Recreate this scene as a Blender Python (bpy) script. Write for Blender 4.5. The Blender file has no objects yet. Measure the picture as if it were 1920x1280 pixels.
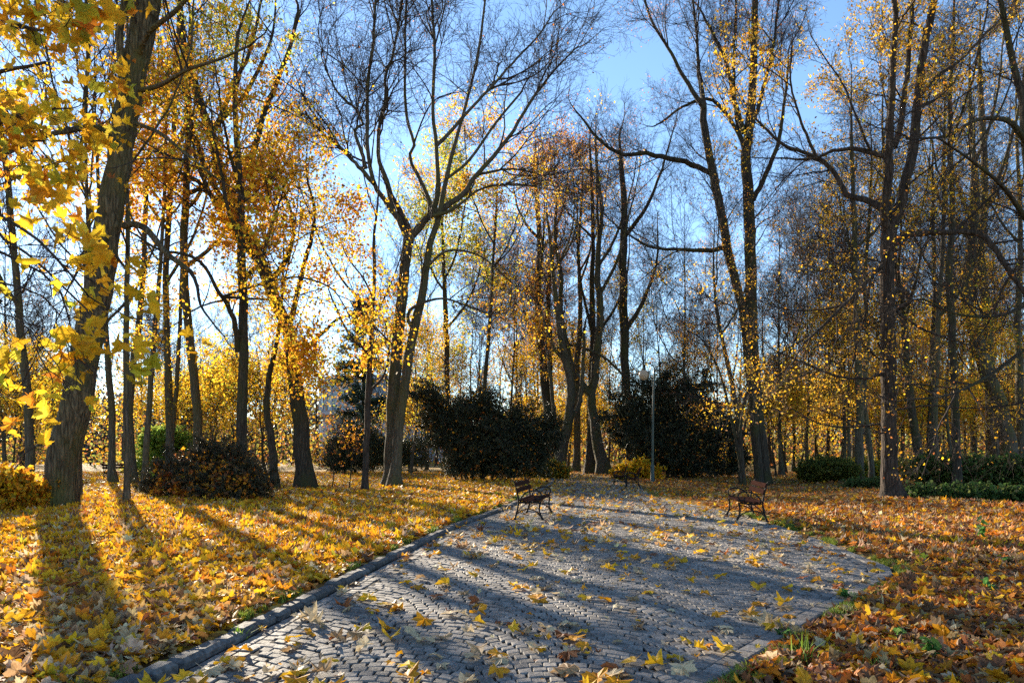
import bpy, math, random
import numpy as np
from mathutils import Vector

# ------------------------------------------------------------------ camera, sky, sun, exposure
SC = bpy.context.scene
COL = SC.collection
H, F, HY = 1.5, 1280.0, 850.0          # eye height (m), focal length and horizon row in photo pixels
cam = bpy.data.cameras.new('camera')
cam.sensor_width = 36.0
cam.lens = 36.0 * F / 1920.0
cam.shift_y = (HY - 640.0) / 1920.0
cam.clip_start, cam.clip_end = 0.1, 2000.0
camera = bpy.data.objects.new('camera', cam)
camera.location = (0, 0, H)
camera.rotation_euler = (math.radians(90), 0, 0)
COL.objects.link(camera)
SC.camera = camera

SUN_EL, SUN_AZ = math.radians(18.0), math.radians(-31.7)   # azimuth from +Y towards +X
world = bpy.data.worlds.new('World')
SC.world = world
world.use_nodes = True
wt = world.node_tree
bg = wt.nodes['Background']
sky = wt.nodes.new('ShaderNodeTexSky')
sky.sky_type = 'NISHITA'
sky.sun_disc = False
sky.sun_elevation = SUN_EL
sky.sun_rotation = SUN_AZ
sky.air_density, sky.dust_density, sky.ozone_density = 1.0, 0.05, 3.0
wt.links.new(sky.outputs[0], bg.inputs[0])
bg.inputs[1].default_value = 0.07
sun_data = bpy.data.lights.new('sun', 'SUN')
sun_data.energy = 4.2
sun_data.angle = math.radians(0.53)
sun_data.color = (1.0, 0.87, 0.68)
sun = bpy.data.objects.new('sun', sun_data)
SUN_DIR = Vector((math.sin(SUN_AZ) * math.cos(SUN_EL), math.cos(SUN_AZ) * math.cos(SUN_EL), math.sin(SUN_EL)))
sun.rotation_euler = SUN_DIR.to_track_quat('Z', 'Y').to_euler()
sun.location = (-20, 40, 40)
COL.objects.link(sun)
vs = SC.view_settings
vs.view_transform = 'Standard'
vs.look = 'None'
vs.gamma = 1.0
vs.exposure = 2.2
SC.cycles.max_bounces = 6
SC.cycles.diffuse_bounces = 3
SC.cycles.glossy_bounces = 2
SC.cycles.transmission_bounces = 3
SC.cycles.use_denoising = False
SC.cycles.caustics_reflective = False
SC.cycles.caustics_refractive = False

# ------------------------------------------------------------------ helpers
def rng_(seed):
    return np.random.default_rng(seed)

def W(px, py, d):
    """The point d metres ahead that the photo shows at pixel (px, py)."""
    return ((px - 960.0) * d / F, d, H + (HY - py) * d / F)

def unit(v):
    return v / np.maximum(np.linalg.norm(v, axis=-1, keepdims=True), 1e-9)

def mesh(name, V, faces, mat=None, parent=None, smooth=True, color=None, loc=None):
    """faces: list of int arrays (n,k). Links ONE mesh object. With loc the vertices are made local to it."""
    V = np.asarray(V, dtype=np.float32).reshape(-1, 3)
    if loc is not None:
        V = V - np.asarray(loc, dtype=np.float32)
    me = bpy.data.meshes.new(name)
    faces = [np.asarray(f, dtype=np.int32) for f in faces if len(f)]
    li = np.concatenate([f.ravel() for f in faces])
    tot = np.concatenate([np.full(len(f), f.shape[1], dtype=np.int32) for f in faces])
    st = np.concatenate([[0], np.cumsum(tot)[:-1]]).astype(np.int32)
    me.vertices.add(len(V)); me.vertices.foreach_set('co', V.ravel())
    me.loops.add(len(li)); me.loops.foreach_set('vertex_index', li)
    me.polygons.add(len(tot)); me.polygons.foreach_set('loop_start', st)
    me.update(calc_edges=True)
    me.polygons.foreach_set('use_smooth', np.full(len(tot), bool(smooth)))
    if color is not None:
        at = me.color_attributes.new('tint', 'FLOAT_COLOR', 'POINT')
        c = np.ones((len(V), 4), dtype=np.float32); c[:, :3] = color
        at.data.foreach_set('color', c.ravel())
    if mat: me.materials.append(mat)
    o = bpy.data.objects.new(name, me)
    COL.objects.link(o)
    if parent is not None: o.parent = parent
    return o

def tag(o, label=None, cat=None, group=None, kind=None):
    if label: o['label'] = label
    if cat: o['category'] = cat
    if group: o['group'] = group
    if kind: o['kind'] = kind
    return o

def thing(name, loc, label, cat, group=None, rz=0.0):
    o = bpy.data.objects.new(name, None)
    o.empty_display_size = 0.3
    COL.objects.link(o)
    o.location = loc; o.rotation_euler = (0, 0, rz)
    return tag(o, label, cat, group)

def copy_tree(o, parent=None):
    c = o.copy(); COL.objects.link(c)
    if parent is not None: c.parent = parent
    for ch in list(o.children):
        copy_tree(ch, c)
    return c

def resample(P, K):
    """Catmull-Rom through the points (n, m columns) -> K rows spread by length."""
    P = np.asarray(P, dtype=float)
    if len(P) < 3:
        t = np.linspace(0, 1, K)[:, None]
        return P[0] * (1 - t) + P[-1] * t
    Q = np.vstack([2 * P[0] - P[1], P, 2 * P[-1] - P[-2]])
    out = []
    for i in range(1, len(Q) - 2):
        t = np.linspace(0, 1, 12, endpoint=False)[:, None]
        p0, p1, p2, p3 = Q[i - 1], Q[i], Q[i + 1], Q[i + 2]
        out.append(0.5 * (2 * p1 + (p2 - p0) * t + (2 * p0 - 5 * p1 + 4 * p2 - p3) * t ** 2 + (3 * p1 - p0 - 3 * p2 + p3) * t ** 3))
    C = np.vstack(out + [P[-1:]])
    L = np.concatenate([[0], np.cumsum(np.linalg.norm(np.diff(C[:, :3], axis=0), axis=1))])
    s = np.linspace(0, L[-1], K)
    return np.stack([np.interp(s, L, C[:, j]) for j in range(C.shape[1])], 1)

def tubes(P, R, S, flare=0.0, rough=0.0, seed=0):
    """P (N,K,3), R (N,K) -> verts, quads of N tubes with S sides."""
    N, K, _ = P.shape
    T = np.empty_like(P)
    T[:, 1:-1] = P[:, 2:] - P[:, :-2]; T[:, 0] = P[:, 1] - P[:, 0]; T[:, -1] = P[:, -1] - P[:, -2]
    T = unit(T)
    m = np.abs(T.mean(1))
    ref = np.eye(3)[np.argmin(m, 1)][:, None, :]
    U = unit(np.cross(T, ref)); Vv = np.cross(T, U)
    a = np.arange(S) * 2 * math.pi / S
    rad = R[:, :, None] * np.ones(S)
    if flare:
        h = P[:, :, 2] - P[:, :1, 2]
        ph = seed * 1.7
        rad = rad * (1 + flare * np.exp(-np.maximum(h, 0) / 0.32)[:, :, None] * (1 + 0.45 * np.sin(4 * a + ph) + 0.25 * np.sin(7 * a + 2 * ph)))
    if rough:
        g = rng_(seed + 5)
        nz = g.standard_normal(rad.shape)
        for _ in range(2):
            nz = (nz + np.roll(nz, 1, 2) + np.roll(nz, -1, 2)) / 2.2
            nz[:, 1:-1] = (nz[:, 1:-1] + nz[:, :-2] + nz[:, 2:]) / 2.2
        rad = rad * (1 + rough * nz)
    V = P[:, :, None, :] + rad[..., None] * (np.cos(a)[:, None] * U[:, :, None, :] + np.sin(a)[:, None] * Vv[:, :, None, :])
    idx = np.arange(N * K * S).reshape(N, K, S)
    q = np.stack([idx[:, :-1], np.roll(idx[:, :-1], -1, 2), np.roll(idx[:, 1:], -1, 2), idx[:, 1:]], -1).reshape(-1, 4)
    return V.reshape(-1, 3), q

class MB:
    """Collects verts / faces of one mesh."""
    def __init__(self): self.V, self.Fq, self.n, self.C = [], [], 0, []
    def add(self, V, *fs):
        V = np.asarray(V, float).reshape(-1, 3)
        for f in fs: self.Fq.append(np.asarray(f, int) + self.n)
        self.V.append(V); self.n += len(V)
        return self
    def tube(self, P, R, S=8, K=None, cap=True, **k):
        P = np.asarray(P, float)
        R = np.full(len(P), R, float) if np.isscalar(R) else np.asarray(R, float)
        if K:
            A = resample(np.hstack([P, R[:, None]]), K); P, R = A[:, :3], A[:, 3]
        V, q = tubes(P[None], R[None], S, **k)
        self.add(V, q)
        if cap:
            n0 = self.n - len(V)
            self.Fq.append(np.arange(S)[None, ::-1] + n0); self.Fq.append(np.arange(S)[None] + self.n - S)
        return self
    def box(self, c, s, rz=0.0, bev=0.0, tilt=None):
        x, y, z = np.asarray(s) / 2
        b = min(bev, x * .8, y * .8, z * .8)
        if b > 0:
            o = []
            for zz, k in ((-z, b), (-z + b, 0), (z - b, 0), (z, b)):
                o += [(-x + k, -y + k, zz), (x - k, -y + k, zz), (x - k, y - k, zz), (-x + k, y - k, zz)]
            n = 4
        else:
            o = []
            for zz in (-z, z): o += [(-x, -y, zz), (x, -y, zz), (x, y, zz), (-x, y, zz)]
            n = 2
        o = np.array(o)
        if tilt is not None: o = o @ np.asarray(tilt).T
        cs, sn = math.cos(rz), math.sin(rz)
        o = o @ np.array([[cs, sn, 0], [-sn, cs, 0], [0, 0, 1]]) + np.asarray(c)
        q = [[3, 2, 1, 0], [4 * n - 4, 4 * n - 3, 4 * n - 2, 4 * n - 1]]
        for l in range(n - 1):
            for i in range(4):
                j = (i + 1) % 4
                q.append([4 * l + i, 4 * l + j, 4 * l + 4 + j, 4 * l + 4 + i])
        return self.add(o, q)
    def lathe(self, prof, S=16, c=(0, 0, 0)):
        prof = np.asarray(prof, float); a = np.arange(S) * 2 * math.pi / S
        V = np.stack([prof[:, :1] * np.cos(a), prof[:, :1] * np.sin(a), prof[:, 1:] + 0 * a], -1) + np.asarray(c)
        K = len(prof); idx = np.arange(K * S).reshape(K, S)
        q = np.stack([idx[:-1], np.roll(idx[:-1], -1, 1), np.roll(idx[1:], -1, 1), idx[1:]], -1).reshape(-1, 4)
        return self.add(V, q)
    def build(self, name, mat, parent=None, smooth=True, loc=None):
        by = {}
        for f in self.Fq: by.setdefault(f.shape[1], []).append(f)
        return mesh(name, np.vstack(self.V), [np.vstack(v) for v in by.values()], mat, parent, smooth, None, loc)

# ------------------------------------------------------------------ materials
def new_mat(name):
    m = bpy.data.materials.new(name); m.use_nodes = True
    nt = m.node_tree; nt.nodes.clear()
    out = nt.nodes.new('ShaderNodeOutputMaterial')
    return m, nt, out
def nd(nt, t, **k):
    n = nt.nodes.new(t)
    for a, b in k.items(): setattr(n, a, b)
    return n
def ramp(nt, stops):
    r = nd(nt, 'ShaderNodeValToRGB'); e = r.color_ramp.elements
    while len(e) < len(stops): e.new(0.5)
    for i, (p, c) in enumerate(stops): e[i].position = p; e[i].color = (*c, 1)
    return r
def principled(nt, out, rough=0.7, spec=0.3):
    b = nd(nt, 'ShaderNodeBsdfPrincipled'); b.inputs['Roughness'].default_value = rough
    b.inputs['Specular IOR Level'].default_value = spec
    nt.links.new(b.outputs[0], out.inputs[0]); return b
def coord(nt, scale, kind='Object'):
    t = nd(nt, 'ShaderNodeTexCoord'); mp = nd(nt, 'ShaderNodeMapping'); mp.inputs['Scale'].default_value = scale
    nt.links.new(t.outputs[kind], mp.inputs[0]); return mp.outputs[0]
def noise(nt, vec, scale, detail=4, rough=0.55):
    n = nd(nt, 'ShaderNodeTexNoise'); n.inputs['Scale'].default_value = scale
    n.inputs['Detail'].default_value = detail; n.inputs['Roughness'].default_value = rough
    nt.links.new(vec, n.inputs['Vector']); return n
def bump(nt, h, b, dist, strength=1.0):
    n = nd(nt, 'ShaderNodeBump'); n.inputs['Distance'].default_value = dist; n.inputs['Strength'].default_value = strength
    nt.links.new(h, n.inputs['Height']); nt.links.new(n.outputs[0], b.inputs['Normal'])

def bark_mat(name, dark, light, moss=None, sc=9.0, depth=0.03):
    m, nt, out = new_mat(name); b = principled(nt, out, 0.9, 0.15)
    v = coord(nt, (sc, sc, sc * 0.16))
    n1 = noise(nt, v, 1.6, 5, 0.6)
    vo = nd(nt, 'ShaderNodeTexVoronoi', feature='DISTANCE_TO_EDGE'); vo.inputs['Scale'].default_value = 2.2
    mixv = nd(nt, 'ShaderNodeMixRGB'); mixv.inputs[0].default_value = 0.12
    nt.links.new(v, mixv.inputs[1]); nt.links.new(n1.outputs['Color'], mixv.inputs[2]); nt.links.new(mixv.outputs[0], vo.inputs['Vector'])
    mul = nd(nt, 'ShaderNodeMath', operation='MULTIPLY_ADD'); mul.inputs[1].default_value = 1.2
    nt.links.new(vo.outputs['Distance'], mul.inputs[0]); nt.links.new(n1.outputs[0], mul.inputs[2])
    r = ramp(nt, [(0.35, dark), (0.95, light)])
    nt.links.new(mul.outputs[0], r.inputs[0])
    col = r.outputs[0]
    if moss:
        v2 = coord(nt, (1, 1, 0.5)); n2 = noise(nt, v2, 1.3, 4)
        r2 = ramp(nt, [(0.45, (0, 0, 0)), (0.65, (1, 1, 1))]); nt.links.new(n2.outputs[0], r2.inputs[0])
        mx = nd(nt, 'ShaderNodeMixRGB'); nt.links.new(r2.outputs[0], mx.inputs[0]); nt.links.new(col, mx.inputs[1]); mx.inputs[2].default_value = (*moss, 1)
        col = mx.outputs[0]
    nt.links.new(col, b.inputs['Base Color'])
    bump(nt, mul.outputs[0], b, depth)
    return m

def leaf_mat(name, trans=0.55, rough=0.55, sat=1.0, spec=0.25, src='attr', spots=0.0):
    """Thin leaf: reflects and lets sunlight through; the leaf's own colour comes with the mesh."""
    m, nt, out = new_mat(name)
    if src == 'attr':
        c = nd(nt, 'ShaderNodeAttribute', attribute_name='tint').outputs['Color']
    else:
        c = nd(nt, 'ShaderNodeObjectInfo').outputs['Color']
    if spots:
        n = noise(nt, coord(nt, (1, 1, 1)), spots, 4, .6); rr = ramp(nt, [(.32, (.42, .34, .26)), (.48, (1, 1, 1)), (.62, (1, 1, 1)), (.75, (1.0, .86, .7))])
        nt.links.new(n.outputs[0], rr.inputs[0]); m2 = nd(nt, 'ShaderNodeMixRGB', blend_type='MULTIPLY'); m2.inputs[0].default_value = .85
        nt.links.new(c, m2.inputs[1]); nt.links.new(rr.outputs[0], m2.inputs[2]); c = m2.outputs[0]
    b = nd(nt, 'ShaderNodeBsdfPrincipled'); b.inputs['Roughness'].default_value = rough; b.inputs['Specular IOR Level'].default_value = spec
    t = nd(nt, 'ShaderNodeBsdfTranslucent')
    g = nd(nt, 'ShaderNodeGamma'); g.inputs[1].default_value = sat
    nt.links.new(c, b.inputs['Base Color']); nt.links.new(c, g.inputs[0]); nt.links.new(g.outputs[0], t.inputs[0])
    mx = nd(nt, 'ShaderNodeMixShader'); mx.inputs[0].default_value = trans
    nt.links.new(b.outputs[0], mx.inputs[1]); nt.links.new(t.outputs[0], mx.inputs[2]); nt.links.new(mx.outputs[0], out.inputs[0])
    return m

def plain(name, c, rough=0.6, spec=0.4, metal=0.0, var=0.0, sc=8.0, bmp=0.0, island=False):
    m, nt, out = new_mat(name); b = principled(nt, out, rough, spec); b.inputs['Metallic'].default_value = metal
    v = coord(nt, (1, 1, 1)); n = noise(nt, v, sc, 5)
    lo = tuple(x * (1 - var) for x in c); hi = tuple(min(1, x * (1 + var)) for x in c)
    r = ramp(nt, [(0.3, lo), (0.7, hi)]); nt.links.new(n.outputs[0], r.inputs[0])
    col = r.outputs[0]
    if island:
        ge = nd(nt, 'ShaderNodeNewGeometry'); mr = nd(nt, 'ShaderNodeMapRange')
        mr.inputs['To Min'].default_value = 0.68; mr.inputs['To Max'].default_value = 1.3
        nt.links.new(ge.outputs['Random Per Island'], mr.inputs['Value'])
        mx = nd(nt, 'ShaderNodeMixRGB', blend_type='MULTIPLY'); mx.inputs[0].default_value = 1
        nt.links.new(col, mx.inputs[1]); nt.links.new(mr.outputs[0], mx.inputs[2]); col = mx.outputs[0]
    nt.links.new(col, b.inputs['Base Color'])
    if bmp: bump(nt, n.outputs[0], b, bmp)
    return m

BARK_MAPLE = bark_mat('maple_bark', (0.018, 0.014, 0.009), (0.16, 0.125, 0.075), (0.09, 0.08, 0.025), 6.5, 0.09)
BARK_DARK = bark_mat('dark_bark', (0.016, 0.013, 0.010), (0.075, 0.06, 0.045), (0.05, 0.048, 0.02), 6, 0.06)
BARK_GREY = bark_mat('grey_bark', (0.035, 0.03, 0.022), (0.13, 0.11, 0.08), (0.08, 0.075, 0.03), 6, 0.06)
BARK_BROWN = bark_mat('brown_bark', (0.02, 0.015, 0.012), (0.085, 0.064, 0.05), None, 6.5, 0.07)
TWIG = plain('twig_bark', (0.036, 0.026, 0.022), 0.85, 0.2, 0, 0.35, 5)
LEAF = leaf_mat('leaf', 0.65, 0.5, 0.85)
LITTER = leaf_mat('fallen_leaf', 0.32, 0.6, 0.9, 0.25, 'attr', 26.0)
SOLO = leaf_mat('loose_leaf', 0.32, 0.6, 0.9, 0.25, 'object', 2.6)
NEEDLE = leaf_mat('yew_needle', 0.12, 0.55, 1.0, 0.3)
GRASS = leaf_mat('grass_blade', 0.4, 0.5, 1.0, 0.3)
IRON = plain('black_iron', (0.014, 0.012, 0.011), 0.7, 0.2, 0.0, 0.2, 30)
def wood_mat():
    m, nt, out = new_mat('brown_stained_wood'); d = nd(nt, 'ShaderNodeBsdfDiffuse'); d.inputs[1].default_value = .5
    n = noise(nt, coord(nt, (30, 2.0, 30)), 1.5, 5); r_ = ramp(nt, [(.3, (.026, .012, .009)), (.7, (.052, .026, .021))])
    nt.links.new(n.outputs[0], r_.inputs[0]); nt.links.new(r_.outputs[0], d.inputs[0]); nt.links.new(d.outputs[0], out.inputs[0]); return m
WOOD = wood_mat()
GREEN_PAINT = plain('green_paint', (0.018, 0.04, 0.036), 0.4, 0.5, 0, 0.15, 20)
def opal():
    m, nt, out = new_mat('opal_globe'); b = nd(nt, 'ShaderNodeBsdfPrincipled'); b.inputs['Base Color'].default_value = (.5, .45, .37, 1); b.inputs['Roughness'].default_value = .35
    t = nd(nt, 'ShaderNodeBsdfTranslucent'); t.inputs[0].default_value = (.48, .42, .33, 1); mx = nd(nt, 'ShaderNodeMixShader'); mx.inputs[0].default_value = .5
    nt.links.new(b.outputs[0], mx.inputs[1]); nt.links.new(t.outputs[0], mx.inputs[2]); nt.links.new(mx.outputs[0], out.inputs[0]); return m
GLOBE = opal()
GRANITE = plain('granite_sett', (0.18, 0.163, 0.145), 0.75, 0.22, 0, 0.45, 38, 0.006, True)
KERB = plain('granite_kerb', (0.11, 0.105, 0.10), 0.8, 0.25, 0, 0.5, 22, 0.012, True)
JOINT = plain('joint_sand', (0.028, 0.024, 0.02), 0.95, 0.1, 0, 0.4, 20)
FARWALL = plain('pale_wall', (0.46, 0.50, 0.56), 0.7, 0.3, 0, 0.06, 0.6)
GLASS = plain('tinted_glass', (0.30, 0.42, 0.50), 0.12, 0.8, 0, 0.1, 0.5)
STONE = plain('grey_stone', (0.30, 0.30, 0.31), 0.8, 0.3, 0, 0.15, 3)

def ground_mat():
    m, nt, out = new_mat('leafy_ground'); b = principled(nt, out, 0.9, 0.1)
    v = coord(nt, (1, 1, 1)); n0 = noise(nt, v, 0.35, 4)
    vo = nd(nt, 'ShaderNodeTexVoronoi'); vo.inputs['Scale'].default_value = 9.0; nt.links.new(v, vo.inputs['Vector'])
    sep = nd(nt, 'ShaderNodeSeparateColor'); nt.links.new(vo.outputs['Color'], sep.inputs[0])
    r = ramp(nt, [(0.0, (0.05, 0.03, 0.014)), (0.35, (0.20, 0.10, 0.025)), (0.6, (0.36, 0.19, 0.03)), (0.85, (0.46, 0.30, 0.06)), (1.0, (0.42, 0.34, 0.2))])
    nt.links.new(sep.outputs[0], r.inputs[0])
    rg = ramp(nt, [(0.0, (0.03, 0.05, 0.012)), (1.0, (0.11, 0.16, 0.03))]); nt.links.new(sep.outputs[1], rg.inputs[0])
    rm = ramp(nt, [(0.56, (0, 0, 0)), (0.66, (1, 1, 1))]); nt.links.new(n0.outputs[0], rm.inputs[0])
    mx = nd(nt, 'ShaderNodeMixRGB'); nt.links.new(rm.outputs[0], mx.inputs[0]); nt.links.new(r.outputs[0], mx.inputs[1]); nt.links.new(rg.outputs[0], mx.inputs[2])
    nt.links.new(mx.outputs[0], b.inputs['Base Color'])
    bump(nt, vo.outputs['Distance'], b, 0.06)
    return m
GROUND = ground_mat()

# ------------------------------------------------------------------ ground, path, kerb
LY = np.array([-30, 2.5, 4.36, 6.0, 9.6, 14.2, 18.8, 26.0, 34.0, 38.4, 42.0, 45.0, 48.0, 51.0])
LX = np.array([-6.5, -2.65, -2.385, -2.16, -1.72, -1.08, -0.15, 1.0, 2.0, 2.35, 2.4, 1.9, 0.6, -2.0])
RY = np.array([-30, 4.3, 4.5, 6.1, 8.53, 9.0, 11.3, 14.2, 18.3, 23.7, 27.4, 33.0, 38.0, 44.0, 48.0, 51.0])
RX = np.array([-3.0, 1.15, 1.34, 2.66, 4.78, 4.98, 5.3, 5.55, 5.6, 4.95, 5.3, 6.2, 6.2, 5.9, 5.6, 5.2])
def Lf(y): return np.interp(y, LY, LX)
def Rf(y): return np.interp(y, RY, RX)
def outside(x, y):
    o = np.maximum(Lf(y) - x, x - Rf(y))
    return np.maximum(o, y - 50.5)
def sstep(a, b, x):
    t = np.clip((x - a) / (b - a), 0, 1); return t * t * (3 - 2 * t)
def gh(x, y):
    """Ground height."""
    o = outside(x, y)
    left = (Lf(y) - x) > (x - Rf(y))
    lip = np.where(left & (y < 50), 0.04, 0.0)
    und = 0.10 * np.sin(x * 0.31 + 1.3) * np.sin(y * 0.23 + 0.4) + 0.05 * np.sin(x * 0.83 + y * 0.57)
    und = und * sstep(1.0, 6.0, o) * sstep(60, 35, np.abs(y))
    return -0.07 + sstep(-0.12, 0.16, o) * (0.07 + lip) + und
def zed(x, y): return float(gh(np.array(x, float), np.array(y, float)))
def gp(px, py):
    d = H * F / (py - HY)
    return ((px - 960) * d / F, d)

xs = np.concatenate([np.linspace(-600, -60, 14), np.linspace(-52, -8, 60), np.linspace(-7.5, 8.5, 145), np.linspace(9.2, 52, 60), np.linspace(60, 600, 14)])
ys = np.concatenate([np.linspace(-60, -4, 12), np.linspace(-2, 24, 105), np.linspace(24.5, 70, 76), np.linspace(75, 130, 12), np.linspace(150, 900, 12)])
X, Y = np.meshgrid(xs, ys)
V = np.stack([X, Y, gh(X, Y)], -1).reshape(-1, 3)
ix = np.arange(X.size).reshape(X.shape)
q = np.stack([ix[:-1, :-1], ix[:-1, 1:], ix[1:, 1:], ix[1:, :-1]], -1).reshape(-1, 4)
tag(mesh('ground', V, [q], GROUND), kind='structure')

# path bed: dark joint sand under the setts
py_ = np.concatenate([np.linspace(-6, 20, 105), np.linspace(20.5, 51, 62)])
A = np.stack([Lf(py_), py_, np.full_like(py_, -0.014)], 1); B = np.stack([Rf(py_), py_, np.full_like(py_, -0.014)], 1)
n = len(py_); qb = np.stack([np.arange(n - 1), np.arange(n - 1) + n, np.arange(n - 1) + n + 1, np.arange(n - 1) + 1], 1)
tag(mesh('path_bed', np.vstack([A, B]), [qb], JOINT), kind='structure')

def setts(C, U, Vd, hu, hv, top, seed, bev=0.007, bot=-0.04):
    """Bevelled, slightly uneven stones. C (n,2) centres, U/Vd (n,2) half axes directions, hu/hv half sizes."""
    g = rng_(seed); n = len(C)
    hu = np.broadcast_to(hu, n); hv = np.broadcast_to(hv, n)
    sg = np.array([(-1, -1), (1, -1), (1, 1), (-1, 1)], float)
    jit = g.normal(0, 0.06, (n, 4, 2))
    co = sg[None] * (1 + jit)
    def ring(shrink, z):
        a = co[..., 0] * (hu[:, None] - shrink); b = co[..., 1] * (hv[:, None] - shrink)
        p = C[:, None] + a[..., None] * U[:, None] + b[..., None] * Vd[:, None]
        return np.concatenate([p, np.broadcast_to(z[..., None], (n, 4, 1))], 2)
    tz = top + g.normal(0, 0.0024, (n, 1)) + g.normal(0, 0.0012, (n, 4))
    r0 = ring(0, np.full((n, 4), bot)); r1 = ring(0, tz - bev); r2 = ring(bev, tz)
    cen = np.concatenate([C, (tz.mean(1) + 0.0006 + np.abs(g.normal(0, .0008, n)))[:, None]], 1)[:, None]
    Vv = np.concatenate([r0, r1, r2, cen], 1)
    base = (np.arange(n) * 13)[:, None, None]
    ql = []
    for l in (0, 4):
        for i in range(4):
            j = (i + 1) % 4; ql.append([l + i, l + j, l + 4 + j, l + 4 + i])
    tl = [[8 + i, 8 + (i + 1) % 4, 12] for i in range(4)]
    return Vv.reshape(-1, 3), (np.array(ql)[None] + base).reshape(-1, 4), (np.array(tl)[None] + base).reshape(-1, 3)

# segmental-arch paving
PIT, WID = 0.105, 1.26
nu = 12
us = (np.arange(-8 * nu, 8 * nu) + 0.5) * PIT
rows = np.arange(int(1.5 / PIT), int(50.6 / PIT))
UU, RR = np.meshgrid(us, rows)
UU = UU + PIT * (.5 * (RR % 2) + rng_(12).normal(0, .10, (len(rows), 1)))
ph = (UU / WID) % 1.0
g0 = rng_(11)
arch = 0.25 * (1 - (2 * ph - 1) ** 2); slope = 0.25 * (-2 * (2 * ph - 1) * 2) / WID
xx = UU + g0.normal(0, 0.006, UU.shape) + 1.2
yy = RR * PIT + arch + g0.normal(0, 0.006, UU.shape)
# the courses follow the axis of the path
axis = lambda y: np.interp(y, [0, 5, 10, 20, 30, 40, 51], [-.6, -.3, .6, 2.2, 3.2, 3.8, 3.4])
xx = xx + axis(yy) - 1.2
ins = (xx > Lf(yy) + 0.33) & (xx < Rf(yy) - 0.30) & (yy < 50.3)
xx, yy, sl = xx[ins], yy[ins], slope[ins]
ang = np.arctan(sl)
Ud = np.stack([np.cos(ang), np.sin(ang)], 1); Vd_ = np.stack([-np.sin(ang) * .35, np.cos(ang)], 1); Vd_ = unit(Vd_)
hu = 0.0482 / np.maximum(np.cos(ang), .75) * (1 + g0.normal(0, .05, len(xx)))
hv = 0.0482 * np.cos(ang) ** .5 * (1 + g0.normal(0, .05, len(xx)))
V1, Q1, T1 = setts(np.stack([xx, yy], 1), Ud, Vd_, hu, hv, 0.0, 3)

def edge_run(EY, EX, y0, y1, step, sharp=False):
    A = np.stack([np.interp(np.linspace(y0, y1, 2500), EY, EX), np.linspace(y0, y1, 2500), np.zeros(2500)], 1) if sharp else resample(np.stack([EX, EY, 0 * EX], 1)[(EY >= y0 - 8) & (EY <= y1 + 8)], 600)
    A = A[(A[:, 1] >= y0) & (A[:, 1] <= y1)]
    L = np.concatenate([[0], np.cumsum(np.linalg.norm(np.diff(A[:, :2], axis=0), axis=1))])
    s = np.arange(step / 2, L[-1], step)
    C = np.stack([np.interp(s, L, A[:, 0]), np.interp(s, L, A[:, 1])], 1)
    C2 = np.stack([np.interp(s + .05, L, A[:, 0]), np.interp(s + .05, L, A[:, 1])], 1)
    t = unit(C2 - C + 1e-9)
    t[-1] = t[-2]
    return C, t, np.stack([t[:, 1], -t[:, 0]], 1)     # centre, along, towards +x
mbp = MB(); mbp.add(V1, Q1, T1)
for off in (0.085, 0.205):                            # two gutter courses along the kerb
    C, t, nrm = edge_run(LY, LX, 1.5, 47, 0.115)
    a = setts(C + nrm * (off + 0.03), t, nrm, 0.053, 0.055, -0.006, 5 + int(off * 100)); mbp.add(*a)
C, t, nrm = edge_run(RY, RX, 3.0, 50, 0.215, True)          # flat edging on the other side
a = setts(C - nrm * 0.085, t, nrm, 0.103, 0.078, 0.008, 8, 0.012); mbp.add(*a)
C, t, nrm = edge_run(RY, RX, 3.0, 50, 0.112, True)
a = setts(C - nrm * 0.225, t, nrm, 0.052, 0.052, 0.0, 9); mbp.add(*a)
tag(mbp.build('path', GRANITE, smooth=False), kind='structure')
C, t, nrm = edge_run(LY, LX, 1.5, 49, 0.285)
gk = rng_(21)
hk = np.minimum(0.128 + gk.normal(0, 0.012, len(C)), 0.138)
a = setts(C - nrm * 0.05 + gk.normal(0, .008, (len(C), 2)), t, nrm, hk, 0.075, 0.06 + gk.normal(0, .007, (len(C), 1)), 22, 0.028, -0.06)
kb = MB(); kb.add(*a)
tag(kb.build('kerb', KERB, smooth=False), kind='structure')

# ------------------------------------------------------------------ leaves
def maple_outline(lod):
    if lod == 2: half = [(0, 1), (9, .74), (17, .78), (27, .53), (39, .78), (51, .98), (62, .74), (70, .76), (81, .54), (95, .70), (107, .80), (128, .56), (156, .44), (172, .26), (178.6, .62)]
    elif lod == 1: half = [(0, 1), (26, .52), (52, .95), (80, .53), (106, .78), (155, .42)]
    else: half = [(0, 1), (62, .82), (150, .5)]
    pts = half + [(180, .64 if lod == 2 else .18)] + [(360 - a, r) for a, r in reversed(half[1:])]
    return np.array([(math.sin(math.radians(a)) * r, math.cos(math.radians(a)) * r) for a, r in pts])
def oval_outline(lod):
    if lod: a = [(0, 1), (25, .72), (55, .55), (90, .5), (130, .6), (180, .85)]
    else: a = [(0, 1), (75, .55), (180, .85)]
    pts = a + [(360 - x, r) for x, r in reversed(a[1:-1])]
    return np.array([(math.sin(math.radians(x)) * r, math.cos(math.radians(x)) * r) for x, r in pts])
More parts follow.
